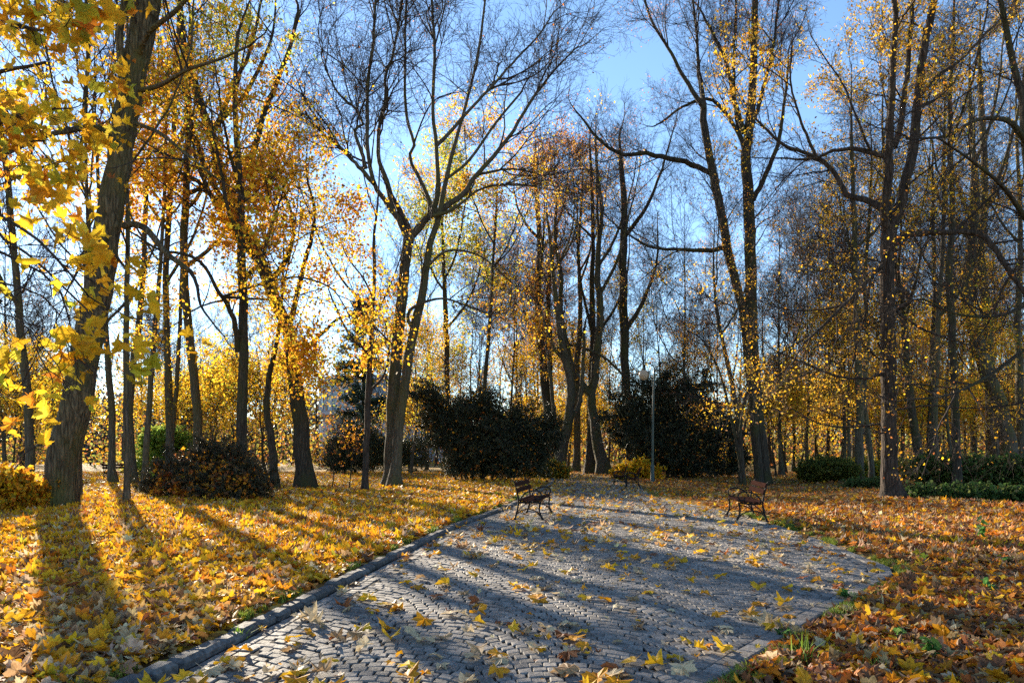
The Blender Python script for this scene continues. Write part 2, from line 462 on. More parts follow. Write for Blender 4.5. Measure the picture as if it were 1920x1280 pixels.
def templates(out, n, curl, seed):
    g = rng_(seed); T = []
    P = np.vstack([[0, 0], out])
    for _ in range(n):
        x, y = P[:, 0] * g.uniform(.85, 1.1), P[:, 1]
        r2 = x * x + y * y; th = np.arctan2(x, y)
        z = curl * (g.normal(0, .5) * x * x + g.normal(0, .35) * y * y + g.uniform(.1, .6) * np.abs(x) * .6 + g.normal(0, .25) * np.sin(2 * th + g.uniform(0, 6)) * r2 + g.normal(0, .22) * np.sin(5 * th + g.uniform(0, 6)) * r2)
        T.append(np.stack([x, y, z], 1))
    return np.array(T)
def rotm(yaw, tilt, az):
    """yaw about z, then tip by tilt about the horizontal axis at az."""
    c, s = np.cos(yaw), np.sin(yaw); z, o = 0 * yaw, 1 + 0 * yaw
    Rz = np.stack([np.stack([c, -s, z], -1), np.stack([s, c, z], -1), np.stack([z, z, o], -1)], -2)
    k = np.stack([np.cos(az), np.sin(az), z], -1)
    K = np.stack([np.stack([z, -k[:, 2], k[:, 1]], -1), np.stack([k[:, 2], z, -k[:, 0]], -1), np.stack([-k[:, 1], k[:, 0], z], -1)], -2)
    Rt = np.eye(3) + np.sin(tilt)[:, None, None] * K + (1 - np.cos(tilt))[:, None, None] * (K @ K)
    return Rt @ Rz
TPL = {('maple', l): templates(maple_outline(l), 14, c, 40 + l) for l, c in ((0, .9), (1, .95), (2, 1.0))}
for l_ in (1, 2): TPL[('maple', l_)] = np.concatenate([TPL[('maple', l_)], templates(maple_outline(l_), 4, 1.7, 90 + l_)])
TPL[('maple', 3)] = templates(maple_outline(2), 14, 1.9, 47)
TPL.update({('oval', l): templates(oval_outline(l), 6, .7, 60 + l) for l in (0, 1)})
TPL[('kite', 0)] = templates(np.array([(0, 1), (.6, .1), (0, -.7), (-.6, .1)]), 6, .8, 70)
TPL[('blade', 0)] = templates(np.array([(.16, .2), (0, 1.0), (-.16, .2), (0, -1)]), 6, .8, 71)

def palette(g, n, cols, wts, var=0.18):
    cols = np.array(cols); w = np.array(wts, float); w /= w.sum()
    c = cols[g.choice(len(cols), n, p=w)]
    return np.clip(c * (1 + g.normal(0, var, (n, 1))) * (1 + g.normal(0, .06, (n, 3))), 0.004, 0.9)
def leaf_geo(P, size, R, tpl, g):
    T = TPL[tpl]; n = len(P); k = T.shape[1]
    idx = g.integers(0, len(T), n)
    Vl = np.einsum('nij,nkj->nki', R, T[idx]) * np.broadcast_to(size, n)[:, None, None] + P[:, None]
    i = np.arange(1, k); j = np.roll(i, -1)
    tri = np.stack([np.zeros(k - 1, int), j, i], 1)
    F_ = (tri[None] + (np.arange(n) * k)[:, None, None]).reshape(-1, 3)
    return Vl.reshape(-1, 3), F_, k
def leaves(name, P, size, R, colors, tpl, mat, g, parent=None, loc=None):
    Vl, F_, k = leaf_geo(P, size, R, tpl, g)
    return mesh(name, Vl, [F_], mat, parent, False, np.repeat(colors, k, 0), loc)
def rand_rot(g, n, mode='tree'):
    if mode == 'tree': return rotm(g.uniform(0, 6.28, n), g.uniform(0.3, 2.0, n), g.uniform(0, 6.28, n))
    if mode == 'hang': return rotm(g.uniform(0, 6.28, n), np.abs(g.normal(0.9, .5, n)), g.uniform(0, 6.28, n))
    return rotm(g.uniform(0, 6.28, n), np.abs(g.normal(0, .33, n)), g.uniform(0, 6.28, n))

YEL, GOLD, ORA, RUST, BRN, TAN, CREAM, GRNY, GREEN = (.74, .42, .015), (.68, .30, .012), (.56, .18, .012), (.32, .10, .025), (.17, .08, .035), (.40, .25, .12), (.62, .47, .27), (.42, .38, .025), (.13, .19, .025)

# leaf litter: three bands of one unbroken carpet
def litter(name, n, y0, y1, xr, tpl, s0, s1, seed, lift):
    g = rng_(seed)
    y = y0 + (y1 - y0) * g.random(n); half = xr * y / F + .6
    x = g.uniform(-1, 1, n) * half
    o = outside(x, y)
    left = (Lf(y) - x) > (x - Rf(y))
    keep = (o > 0.10 + .10 * left) & (g.random(n) < np.where(o < .9, .35 + .65 * o, 1.0))
    keep &= (left | (g.random(n) < .92))
    # bare green patches on the far side
    grn = np.sin(x * .55 + 2) * np.sin(y * .33) + .5 * np.sin(x * 1.7 + y)
    keep &= ~((~left) & (grn > .85) & (g.random(n) < .75) & (y > 15))
    x, y, left = x[keep], y[keep], left[keep]; n = len(x)
    sz = g.uniform(s0, s1, n) * np.where(left, 1.0, .82) * np.where(g.random(n) < .25, .65, 1)
    P = np.stack([x, y, gh(x, y) + .012 + lift * g.random(n) ** 1.5 + .0 * sz], 1)
    til = np.abs(g.normal(0, .34, n)); st = g.random(n) < .07; til[st] += g.uniform(.4, 1.0, st.sum())
    P[:, 2] += sz * np.sin(np.minimum(til, 1.4)) * .45
    R = rotm(g.uniform(0, 6.28, n), til, g.uniform(0, 6.28, n))
    cl = palette(g, n, [YEL, GOLD, ORA, RUST, BRN, TAN, CREAM, GRNY], [34, 24, 10, 4, 8, 10, 8, 2])
    cr = palette(g, n, [YEL, GOLD, ORA, RUST, BRN, TAN, CREAM, GRNY], [8, 13, 16, 15, 27, 17, 4, 1])
    ch = palette(g, n, [TAN, CREAM, BRN, GOLD], [30, 28, 22, 20])
    f = sstep(8.5, 4.5, y)[:, None] * (g.random((n, 1)) < .6)
    c = np.where(left[:, None], cl * (1 - f) + ch * f, cr)
    return tag(leaves(name, P, sz, R, c, tpl, LITTER, g), kind='stuff')
litter('leaf_litter', 36000, 3.2, 9.5, 1000, ('maple', 2), .07, .13, 31, .035)
litter('leaf_litter', 64000, 9.0, 20.0, 1000, ('maple', 1), .07, .13, 32, .05)
litter('leaf_litter', 110000, 19.5, 55.0, 1000, ('kite', 0), .07, .13, 33, .06)

# leaves lying on the setts: the nearest ones one by one, the rest as scatter
g = rng_(77)
classes = [('pale cream maple leaf lying flat on the grey cobbled path', CREAM, 34), ('bright yellow maple leaf fallen on the grey cobbled path', YEL, 26),
           ('golden orange maple leaf fallen on the grey cobbled path', GOLD, 18), ('tan brown maple leaf drying on the grey cobbled path', TAN, 17), ('dark rusty maple leaf curled on the grey cobbled path', RUST, 5)]
proto = []
for k in range(10):
    ol = templates(maple_outline(2), 1, 1.0, 300 + k)[0]
    kk = len(ol); i = np.arange(1, kk); j = np.roll(i, -1)
    st_ = np.array([(0, 0, 0), (.02, -.15, .0), (.05 * math.sin(k), -.5, .06), (.12 * math.sin(k * 2), -1.0, .22), (.03, -.15, 0)])
    me = mesh('fallen_leaf', np.vstack([ol, st_[1:4], st_[1:4] + (.035, 0, 0)]),
              [np.stack([0 * i, j, i], 1), np.array([[kk, kk + 1, kk + 4, kk + 3], [kk + 1, kk + 2, kk + 5, kk + 4]])], SOLO, None, False)
    proto.append(me.data); bpy.data.objects.remove(me)
cnt = 0
while cnt < 290:
    y = 3.7 + 9.5 * g.random() ** 1.15; x = g.uniform(-1, 1) * 800 * y / F
    if outside(np.array(x), np.array(y)) > -0.08 or abs(x) > 760 * y / F: continue
    w = np.array([c[2] for c in classes], float); kc = g.choice(len(classes), p=w / w.sum())
    o = bpy.data.objects.new('fallen_leaf', proto[g.integers(0, 10)]); COL.objects.link(o)
    s = g.uniform(.078, .13); til = abs(g.normal(0, .26))
    o.location = (x, y, .012 + s * math.sin(til) * .5 + .012); o.scale = (s, s, s)
    o.rotation_euler = (til * math.cos(cnt), til * math.sin(cnt), g.uniform(0, 6.28))
    c = np.clip(np.array(classes[kc][1]) * (1 + g.normal(0, .12)), .01, .85)
    o.color = (*c, 1)
    tag(o, classes[kc][0], 'leaf', 'maple leaves scattered on the cobbled path')
    cnt += 1
n = 3600
y = 9.5 + 40 * g.random(n) ** 1.1; x = Lf(y) + (Rf(y) - Lf(y)) * np.where(g.random(n) < .6, g.random(n), np.where(g.random(n) < .45, g.beta(1, 7, n), g.beta(7, 1, n)))
y = np.where(g.random(n) < .16, 4 + 9 * g.random(n), y); x = Lf(y) + (Rf(y) - Lf(y)) * ((x - Lf(y)) % 1)
near = y < 9.4; k2 = outside(x, y) < -.05; k2 &= ~((y > 9.4) & (y < 13) & (g.random(n) < (13 - y) / 5)); k2 &= ~(near & (g.random(n) < .35))
x, y = x[k2], y[k2]; n = len(x); sz = np.where(y < 9.4, g.uniform(.02, .06, n), g.uniform(.05, .12, n))
leaves_c = palette(g, n, [CREAM, YEL, GOLD, TAN, BRN], [22, 22, 22, 22, 12])
til = np.abs(g.normal(0, .25, n))
tag(leaves('small_leaf_scatter', np.stack([x, y, .014 + sz * np.sin(til) * .5], 1), sz, rotm(g.uniform(0, 6.28, n), til, g.uniform(0, 6.28, n)), leaves_c, ('maple', 1), LITTER, g), kind='stuff')

g = rng_(79); n = 420
y = 3.5 + 22 * g.random(n); x = g.uniform(-1, 1, n) * 950 * y / F; k = outside(x, y) > .15; x, y = x[k], y[k]; n = len(x)
a_ = g.uniform(0, 6.28, n); le = g.uniform(.08, .4, n)
tt = np.linspace(-.5, .5, 4)
P = np.stack([x[:, None] + np.cos(a_)[:, None] * le[:, None] * tt, y[:, None] + np.sin(a_)[:, None] * le[:, None] * tt, (gh(x, y) + .05)[:, None] + g.normal(0, .012, (n, 4))], -1) + g.normal(0, .01, (n, 4, 3))
Vt, qt = tubes(P, np.full((n, 4), .0035) * g.uniform(.6, 1.6, (n, 1)), 4)
tag(mesh('fallen_twig_scatter', Vt, [qt], TWIG), kind='stuff')

# grass along the kerb, the edging and in patches
def grass(name, P, h, seed, cols):
    g = rng_(seed); n = len(P)
    yaw = g.uniform(0, 6.28, n); lean = g.normal(0, .35, n); hh = h * g.uniform(.5, 1.3, n); wd = .004 + .003 * g.random(n)
    d = np.stack([np.cos(yaw), np.sin(yaw), 0 * yaw], 1); s = np.stack([-np.sin(yaw), np.cos(yaw), 0 * yaw], 1) * wd[:, None]
    up = np.array([0, 0, 1.0])
    m_ = P + up * (hh * .55)[:, None] + d * (lean * hh * .4)[:, None]; t_ = P + up * (hh * .92)[:, None] + d * (lean * hh * 1.3)[:, None]
    Vg = np.stack([P - s, P + s, m_ + s * .8, m_ - s * .8, t_], 1).reshape(-1, 3)
    b = (np.arange(n) * 5)[:, None]
    c = palette(g, n, cols, np.ones(len(cols)))
    return tag(mesh(name, Vg, [b + np.array([[0, 1, 2, 3]]), b + np.array([[3, 2, 4]])], GRASS, None, True, np.repeat(c, 5, 0)), kind='stuff')
g = rng_(88)
pts = []
yy = 2.8 + 22 * g.random(30000); dd = .17 + np.abs(g.normal(0, .16, 30000)); clump = np.sin(yy * 3.1) + np.sin(yy * 7.3 + 1) + .6 * np.sin(yy * 17)
k = clump > .75; pts.append(np.stack([Lf(yy[k]) - dd[k], yy[k]], 1))
yy = 3.8 + 13 * g.random(26000); dd = .04 + np.abs(g.normal(0, .14, 26000)); clump = np.sin(yy * 2.7 + 2) + np.sin(yy * 6.1) + .6 * np.sin(yy * 15)
k = clump > .2; pts.append(np.stack([Rf(yy[k]) + dd[k], yy[k]], 1))
for px, py, sx, sy, m in [(1290, 925, 2.2, 2.0, 5000), (1480, 900, 4, 3, 6000), (1560, 892, 5, 4, 8000), (700, 905, 5, 2.5, 6000), (1180, 930, .8, 1.5, 1200), (180, 935, 3, 3, 2500), (640, 902, 4, 3, 3500)]:
    cx, cy = gp(px, py); pts.append(np.stack([cx + g.normal(0, sx, m) * .6, cy + g.normal(0, sy, m) * .6], 1))
pts = np.vstack(pts); k = outside(pts[:, 0], pts[:, 1]) > .03; pts = pts[k]
P = np.stack([pts[:, 0], pts[:, 1], gh(pts[:, 0], pts[:, 1]) - .005], 1)
grass('grass', P, .075, 5, [(.16, .22, .03), (.24, .30, .04), (.12, .16, .025), (.32, .34, .06)])

# ------------------------------------------------------------------ trees
def norm3(v): return unit(v)
def grow(P, R, n, t0, t1, ang, ln, K, wander, up, rf, rmin, g, tip=0, lenw=True, droop=0.0, zmin=.45):
    N, K0, _ = P.shape
    L = np.linalg.norm(np.diff(P, axis=1), axis=2).sum(1)
    w = L / L.sum() if lenw else np.full(N, 1 / N)
    idx = g.choice(N, n, p=w)
    t = t0 + (t1 - t0) * g.random(n) ** .85
    if tip:                                            # leaders carrying every parent on
        idx = np.concatenate([idx, np.repeat(np.arange(N), tip)]); t = np.concatenate([t, np.full(N * tip, .985)])
    n = len(idx)
    f = np.minimum(t, .999) * (K0 - 1); i = f.astype(int); a = (f - i)[:, None]
    base = P[idx, i] * (1 - a) + P[idx, i + 1] * a
    tan = unit(P[idx, i + 1] - P[idx, i]); rp = R[idx, i] * (1 - a[:, 0]) + R[idx, i + 1] * a[:, 0]
    rv = g.standard_normal((n, 3)); rv -= (rv * tan).sum(1, keepdims=True) * tan; rv = unit(rv)
    an = ang * g.uniform(.6, 1.4, n)
    if tip: an[-N * tip:] = g.uniform(.05, .45, N * tip)
    d = np.cos(an)[:, None] * tan + np.sin(an)[:, None] * rv
    d[:, 2] += up; d = unit(d)
    le = ln * g.uniform(.45, 1.35, n) * (1.15 - .45 * t)
    r0 = np.maximum(np.minimum(rp * .72, le * rf), rmin)
    if tip: r0[-N * tip:] = np.maximum(rp[-N * tip:] * .95, rmin)
    out = np.empty((n, K, 3)); out[:, 0] = base; p = base.copy()
    for k in range(1, K):
        d = d + g.standard_normal((n, 3)) * wander; d[:, 2] += up * .25 - droop; d = unit(d)
        p = p + d * (le / (K - 1))[:, None]; out[:, k] = p
    if zmin is not None:
        ok = out[:, :, 2].min(1) > zmin
        out, r0 = out[ok], r0[ok]
    s = np.linspace(0, 1, K)
    return out, np.maximum(r0[:, None] * (1 - .72 * s), rmin * .7)

def trace(pts, d, rpx, K=20, wob=0.0, seed=0):
    """A limb traced at depth d (number or one per point); rpx half-widths in photo pixels."""
    dd = np.full(len(pts), d, float) if np.isscalar(d) else np.asarray(d, float)
    rr = np.interp(np.linspace(0, 1, len(pts)), np.linspace(0, 1, len(rpx)), rpx)
    A = np.array([(*W(x, y, z), r * z / F) for (x, y), z, r in zip(pts, dd, rr)])
    A = resample(A, K)
    if wob:
        g = rng_(seed); nz = g.standard_normal((K, 3)) * wob * A[:, 3:4]; nz[0] = 0; A[:, :3] += nz
    return A[:, :3], A[:, 3]

LV0 = dict(n1=40, l1=3.5, a1=.8, n2=300, l2=1.7, a2=.75, n3=1900, l3=.8, a3=.7, n4=6000, l4=.38, a4=.7, up=.10, rmin=.004, wander=.13, t0=.3)
def tree(name, label, cat, base, trunks, limbs, bark, spec, leafs=None, seed=1, group=None, twig=None, S=14, flare=.5, named_limbs=True, extra=None):
    """trunks / limbs: lists of (pts, radii). Parts: trunk, limb..., crown (> foliage)."""
    g = rng_(seed); sp = dict(LV0); sp.update(spec)
    root = thing(name, base, label, cat, group)
    mb = MB()
    for k, (P, R) in enumerate(trunks):
        Vt, qt = tubes(P[None], R[None], S, flare if k == 0 else flare * .6, .035, seed + k); mb.add(Vt, qt)
    tr = mb.build('trunk', bark, root, True, base)
    for P, R in limbs:
        MB().tube(P, R, 8, cap=False, rough=.03, seed=seed).build('limb', bark, root, True, base)
    allP = np.array([resample(np.hstack([P, R[:, None]]), 20) for P, R in list(trunks) + list(limbs)])
    P0, R0 = allP[..., :3], allP[..., 3]
    M = MB(); lv = []
    P1, R1 = grow(P0, R0, sp['n1'], sp['t0'], 1, sp['a1'], sp['l1'], 9, sp['wander'], sp['up'], .011, sp['rmin'] * 1.6, g, tip=1)
    P2, R2 = grow(P1, R1, sp['n2'], .12, 1, sp['a2'], sp['l2'], 7, sp['wander'] * 1.2, sp['up'] * .8, .010, sp['rmin'] * 1.2, g, tip=1)
    V_, q_ = tubes(P1, R1, 5); M.add(V_, q_)
    V_, q_ = tubes(P2, R2, 4); M.add(V_, q_)
    last = [(P2, R2)]
    if sp['n3']:
        P3, R3 = grow(P2, R2, sp['n3'], .1, 1, sp['a3'], sp['l3'], 5, sp['wander'] * 1.4, sp['up'] * .5, .009, sp['rmin'], g, tip=1)
        V_, q_ = tubes(P3, R3, 3); M.add(V_, q_); last = [(P3, R3)]
        if sp['n4']:
            P4, R4 = grow(P3, R3, sp['n4'], .1, 1, sp['a4'], sp['l4'], 3, sp['wander'] * 1.5, sp['up'] * .3, .008, sp['rmin'] * .8, g)
            V_, q_ = tubes(P4, R4, 3); M.add(V_, q_); last.append((P4, R4))
    cr = M.build('crown', twig or TWIG, root, True, base)
    if leafs:
        for lf in (leafs if isinstance(leafs, list) else [leafs]):
            n = lf['n']; pts = []
            PP = np.concatenate([p[:, [0, p.shape[1] // 2, -1]] for p, _ in last])
            if 'zmax' in lf: PP = PP[(PP[:, 2, 2] < lf['zmax'])]
            if 'zmin' in lf: PP = PP[(PP[:, 2, 2] > lf['zmin'])]
            ax = np.concatenate([P0.reshape(-1, 3), ((P0[:, 1:] + P0[:, :-1]) / 2).reshape(-1, 3)]); dist = np.full(len(PP), 9.0)
            for c0 in range(0, len(PP), 4000):
                dist[c0:c0 + 4000] = np.sqrt(((PP[c0:c0 + 4000, 2, None, :] - ax[None]) ** 2).sum(-1)).min(1)
            PP = PP[dist > lf.get('off', .45) * g.uniform(.4, 1.6, len(PP))]
            if len(PP) < 2: continue
            # foliage comes in clumps: leafy and bare twigs
            cl = np.sin(PP[:, 1, 0] * 1.1 + seed) + np.sin(PP[:, 1, 2] * 1.3 + 2 * seed) + np.sin(PP[:, 1, 1] * 1.2 + seed) + g.normal(0, .8, len(PP))
            PP = PP[cl > lf.get('clump', -.4)]
            if len(PP) < 2: continue
            wt_ = g.random(len(PP)) ** 1.6; idx = g.choice(len(PP), n, p=wt_ / wt_.sum()); t = g.random((n, 1))
            pos = PP[idx, 1] * (1 - t) + PP[idx, 2] * t + g.normal(0, lf.get('spread', .10), (n, 3))
            sz = lf['s'] * g.uniform(.6, 1.25, n)
            leaves('foliage', pos, sz, rand_rot(g, n, lf.get('rot', 'tree')), palette(g, n, lf['cols'], lf['w']), lf.get('tpl', ('kite', 0)), LEAF, g, cr, base)
    return root

GOLDS = dict(cols=[YEL, GOLD, ORA, GRNY, BRN], w=[40, 28, 10, 10, 6])
RUSTS = dict(cols=[RUST, BRN, ORA, TAN, GOLD], w=[35, 25, 15, 15, 8])
LIME = dict(cols=[YEL, GOLD, (.46, .27, .02), (.34, .24, .03), BRN], w=[26, 26, 22, 16, 10])
GREENS = dict(cols=[GRNY, GREEN, YEL, (.22, .27, .03)], w=[35, 22, 18, 25])
def B(x, d): return (x, d, zed(x, d))
def T_(px, py, d):
    x = (px - 960) * d / F; return (x, d, zed(x, d) - .03)
def foot(P, base):
    P = P.copy(); P[0] = base; return P
def tr_(pts, d, rpx, K=26, wob=.05, seed=0, ground=True):
    P, R = trace(pts, d, rpx, K, wob, seed)
    if ground: P[0, 2] = zed(P[0, 0], P[0, 1]) - .05
    return P, R

# --- the big leaning maple
d = 17.2
tp, trr = tr_([(108, 964), (115, 900), (128, 830), (146, 740), (163, 650), (180, 560), (197, 460), (212, 370), (225, 290), (240, 200), (258, 100), (275, 20), (292, -80), (305, -200)], d, [31, 28.5, 27.5, 26, 25, 24, 23, 22.5, 22, 22, 22, 22, 19, 14], 40)
lm = [trace([(205, 262), (185, 240), (160, 239), (130, 245), (95, 252), (40, 275), (-30, 310)], np.linspace(d, 15.2, 7), [7, 5, 3]),
      trace([(162, 238), (158, 200), (165, 120), (163, 40), (160, -40)], 16.8, [4, 3]),
      trace([(160, 242), (152, 270), (135, 292), (100, 308), (50, 322), (10, 345)], np.linspace(16.8, 15.5, 6), [4, 2]),
      trace([(233, 424), (250, 420), (272, 428), (292, 450), (312, 475), (335, 492), (357, 508)], np.linspace(17, 16, 7), [7, 6, 6, 5, 4]),
      trace([(185, 450), (172, 458), (160, 470), (152, 482)], np.linspace(17, 16.4, 4), [6, 4, 3]),
      trace([(100, 818), (88, 824), (75, 832), (64, 838)], np.linspace(17.0, 16.6, 4), [6, 5, 4, 1]),
      trace([(240, 180), (228, 130), (225, 60), (235, -20), (220, -120)], np.linspace(17, 16.5, 5), [8, 5]),
      trace([(262, 170), (300, 160), (350, 132), (410, 112), (470, 85)], np.linspace(17, 14, 5), [5, 3, 2]),
      trace([(250, 230), (300, 250), (350, 290), (400, 330)], np.linspace(17, 15, 4), [4, 2]),
      trace([(262, 100), (280, 60), (330, 20), (380, -40)], np.linspace(17, 16, 4), [6, 3])]
MAPLE_L = [dict(n=1100, s=.10, tpl=('maple', 1), rot='hang', spread=.2, clump=.3, off=.7, zmin=7, cols=[YEL, GOLD, ORA, GRNY, RUST], w=[44, 26, 9, 16, 5])]
tree('maple_tree', 'big leaning maple with a thick furrowed trunk and a broken side limb', 'tree', T_(108, 964, d), [(tp, trr)], lm, BARK_MAPLE,
     dict(n1=26, l1=2.6, n2=130, l2=1.3, n3=700, l3=.6, n4=1200, l4=.3, t0=.42, up=.02, a1=1.0), MAPLE_L, 2, S=22, flare=.34)

# --- neighbour maple whose boughs hang into view from beyond the frame
base = B(-9.5, 7.6)
tp, trr = resample([(-9.5, 7.6, base[2] - .05), (-9.4, 7.6, 3), (-9.2, 7.5, 6), (-9.3, 7.5, 9), (-9, 7.4, 12)], 26), np.interp(np.linspace(0, 1, 26), [0, .1, 1], [.38, .3, .16])
def bough(pts, d0, d1, r, start):
    P, R = trace(pts, np.linspace(d0, d1, len(pts)), r)
    A = np.vstack([np.array(start)[None], P[::4]]); rr = np.concatenate([[R[0] * 1.5], R[::4]])
    C = resample(np.hstack([A, rr[:, None]]), 20); return C[:, :3], C[:, 3]
lm = [bough([(-60, 235), (30, 218), (70, 212), (100, 204), (125, 198)], 7.6, 6.8, [5, 4, 3, 2, 1.2], (-9.3, 7.5, 5.2)),
      bough([(-60, 360), (0, 405), (50, 432), (90, 470), (130, 510), (170, 560), (200, 600)], 6.8, 5.8, [4, 3, 2, 1.2], (-9.4, 7.5, 4.2)),
      bough([(-60, 470), (0, 480), (60, 500), (110, 540), (130, 600), (150, 650)], 6.2, 5.4, [3, 2, 1.2], (-9.4, 7.6, 3.6)),
      bough([(-60, 20), (20, 40), (60, 58), (85, 56), (110, 50), (130, 56)], 7.0, 6.3, [4, 3, 1.5], (-9.2, 7.5, 6.4)),
      bough([(-60, 150), (20, 130), (50, 126), (80, 118), (105, 112)], 7.6, 6.8, [4, 3, 1.5], (-9.2, 7.5, 5.8)),
      bough([(-60, 420), (10, 450), (70, 490), (120, 540), (170, 590), (165, 630)], 6.4, 5.6, [3, 2, 1.2], (-9.4, 7.5, 4)), bough([(-60, 520), (0, 530), (60, 545), (110, 580), (120, 640)], 6.0, 5.3, [2.5, 1.5, 1], (-9.4, 7.6, 3.5)),
      bough([(-60, 560), (0, 590), (40, 600), (70, 640)], 5.8, 5.2, [2, 1.2], (-9.4, 7.6, 3.2)),
      bough([(-60, 290), (20, 280), (50, 266), (80, 264), (105, 270)], 8.2, 7.6, [3, 2, 1], (-9.3, 7.5, 5)),
      bough([(-60, -60), (60, -30), (70, -20), (100, -5), (130, 10), (150, 40)], 7.0, 6.0, [2.5, 1.5, 1], (-9.2, 7.5, 7))]
NEAR_L = [dict(n=860, off=.1, s=.095, tpl=('maple', 3), rot='hang', spread=.10, clump=-1.2, cols=[YEL, (.66, .46, .03), GRNY, GOLD, ORA], w=[50, 22, 12, 12, 3])]
tree('maple_tree', 'maple beside the lawn whose low boughs of large yellow leaves overhang from the edge', 'tree', base, [(tp, trr)], lm, BARK_BROWN,
     dict(n1=80, l1=.75, a1=.75, n2=240, l2=.42, a2=.7, n3=330, l3=.28, n4=0, up=-.03, rmin=.0035, wander=.12, t0=.42), NEAR_L, 4, S=14)

# --- slim trunks on the sunlit side
def forks(P, R, n, seed):
    """A few ascending limbs that leave the trunk and bend upwards."""
    g = rng_(seed * 13 + 1); out = []; hh = P[-1, 2] - P[0, 2]
    for k in range(n):
        i = int(len(P) * g.uniform(.38, .75)); a = g.uniform(0, 6.28); L = hh * g.uniform(.22, .36); w = g.uniform(.3, .55) * L
        b = P[i]; o = np.array([math.cos(a), math.sin(a), 0])
        C = resample(np.hstack([np.array([b, b + o * w * .45 + (0, 0, L * .22), b + o * w * .8 + (0, 0, L * .55), b + o * w * (.85 + .3 * g.random()) + (0, 0, L)]), np.zeros((4, 1))]), 20)[:, :3]
        C += np.cumsum(g.normal(0, .02, (20, 3)), 0); C[0] = b
        out.append((C, np.linspace(R[i] * .6, .02, 20)))
    return out
def simple(name, label, pts, d, rpx, spec, leafs, seed, bark=BARK_GREY, limbs=(), cat='tree', group=None, S=10, flare=.4, K=26, auto=3):
    if pts[-1][1] > 60:
        (xa, ya), (xb, yb) = pts[-2], pts[-1]; dx = (xb - xa) * .5
        up_ = 40 if 51 <= seed <= 58 else 90
        pts = list(pts) + [(xb + dx, yb - up_), (xb + dx * .6, yb - 2 * up_)]
        rpx = list(np.interp(np.linspace(0, 1, len(pts) - 2), np.linspace(0, 1, len(rpx)), rpx)) + [rpx[-1] * .6, rpx[-1] * .2]
    tp, trr = tr_(pts, d, rpx, K, .12, seed)
    lb = [trace(p, dd, r, 20, .15, seed + 3) for p, dd, r in limbs] + forks(tp, trr, auto, seed)
    b = (tp[0, 0], tp[0, 1], tp[0, 2] + .03)
    return tree(name, label, cat, b, [(tp, trr)], lb, bark, spec, leafs, seed, group, S=S, flare=flare)
SL = dict(n1=24, l1=2.6, n2=130, l2=1.3, n3=600, l3=.7, n4=1100, l4=.35, rmin=.004, t0=.4, up=.14)
few = lambda n, p, s=.08, **k: [dict(n=int(n * .8), s=s, **p, **k)]
simple('tree', 'slim grey tree standing behind the leaning maple, beside the orange shrub', [(56, 922), (56, 850), (52, 760), (47, 690), (40, 620), (32, 540), (24, 440), (12, 320), (-6, 180), (-20, 60)], 27, [8, 7, 7, 6, 5, 3], SL, few(900, GOLDS, clump=.2), 11)
simple('tree', 'thin straight trunk set just behind the foot of the leaning maple', [(148, 948), (150, 860), (152, 720), (160, 560), (164, 420), (160, 260), (165, 120)], 20, [5, 4, 3, 2], SL, few(700, GOLDS, clump=.2), 12)
simple('tree', 'pole-straight slim tree on the open lawn before the dark low yew', [(237, 956), (237, 880), (236, 780), (236, 660), (238, 540), (240, 420), (236, 300), (240, 150), (238, 20)], 18.2, [6, 5, 5, 4, 3, 2], SL, few(900, GOLDS, clump=.1), 13)
simple('tree', 'dark slim tree by the green shrub, its long shadow on the lawn', [(214, 914), (210, 840), (208, 740), (200, 640), (196, 520), (186, 380), (180, 240)], 31, [7, 6, 5, 4, 2], SL, few(800, GOLDS, clump=.1), 14)
simple('tree', 'curved slim tree in front of the yellow clipped hedge', [(251, 912), (248, 850), (242, 790), (248, 700), (262, 600), (270, 480), (275, 340), (290, 200)], 32, [7, 6, 5, 3], SL, few(800, GOLDS, clump=.1), 15)
simple('tree', 'slender tree tilting towards the dark low yew', [(268, 926), (272, 870), (278, 790), (284, 700), (291, 610), (300, 500), (308, 360), (312, 200)], 27, [6, 5, 4, 2], SL, few(700, GOLDS, clump=.1), 16)
simple('tree', 'slender forked tree rising behind the dark low yew', [(320, 880), (320, 800), (315, 700), (312, 600), (312, 480), (322, 330), (330, 160), (335, 20)], 33, [8, 6, 5, 3], SL, few(900, GOLDS, clump=.1), 17, limbs=[([(321, 820), (330, 740), (336, 640), (340, 520), (350, 380), (352, 240)], 33, [5, 3, 2])])
simple('tree', 'grey tree with a slightly bowed trunk behind the dark low yew', [(373, 880), (370, 800), (364, 720), (356, 640), (348, 560), (344, 470), (350, 340), (352, 180), (360, 20)], 30, [9, 8, 8, 7, 6, 4], SL, few(900, GOLDS, clump=.1), 18)
# golden pair
GB = dict(n1=34, l1=2.6, n2=230, l2=1.25, n3=1100, l3=.65, n4=2600, l4=.35, rmin=.005, t0=.2, up=.02, a1=1.0)
simple('tree', 'straight tree wrapped in golden leaves rising from behind the dark low yew', [(452, 900), (453, 820), (454, 740), (456, 660), (457, 560), (452, 460), (450, 340), (440, 200), (445, 60)], 25, [10, 10, 9, 8, 6, 3], GB,
       [dict(n=8000, s=.072, off=.8, clump=-.9, spread=.2, cols=[YEL, GOLD, GRNY, ORA], w=[46, 26, 18, 8])], 19, BARK_DARK,
       limbs=[([(446, 660), (440, 610), (425, 565), (414, 555), (395, 520), (375, 490), (340, 475), (300, 470), (255, 440)], np.linspace(25, 22, 9), [6, 4, 3, 2]), ([(416, 556), (450, 545), (500, 530), (560, 520), (620, 540), (650, 580)], np.linspace(24.5, 22, 6), [3, 2, 1]), ([(416, 556), (470, 560), (530, 560), (590, 545)], np.linspace(24.5, 23, 4), [3, 2, 1])])
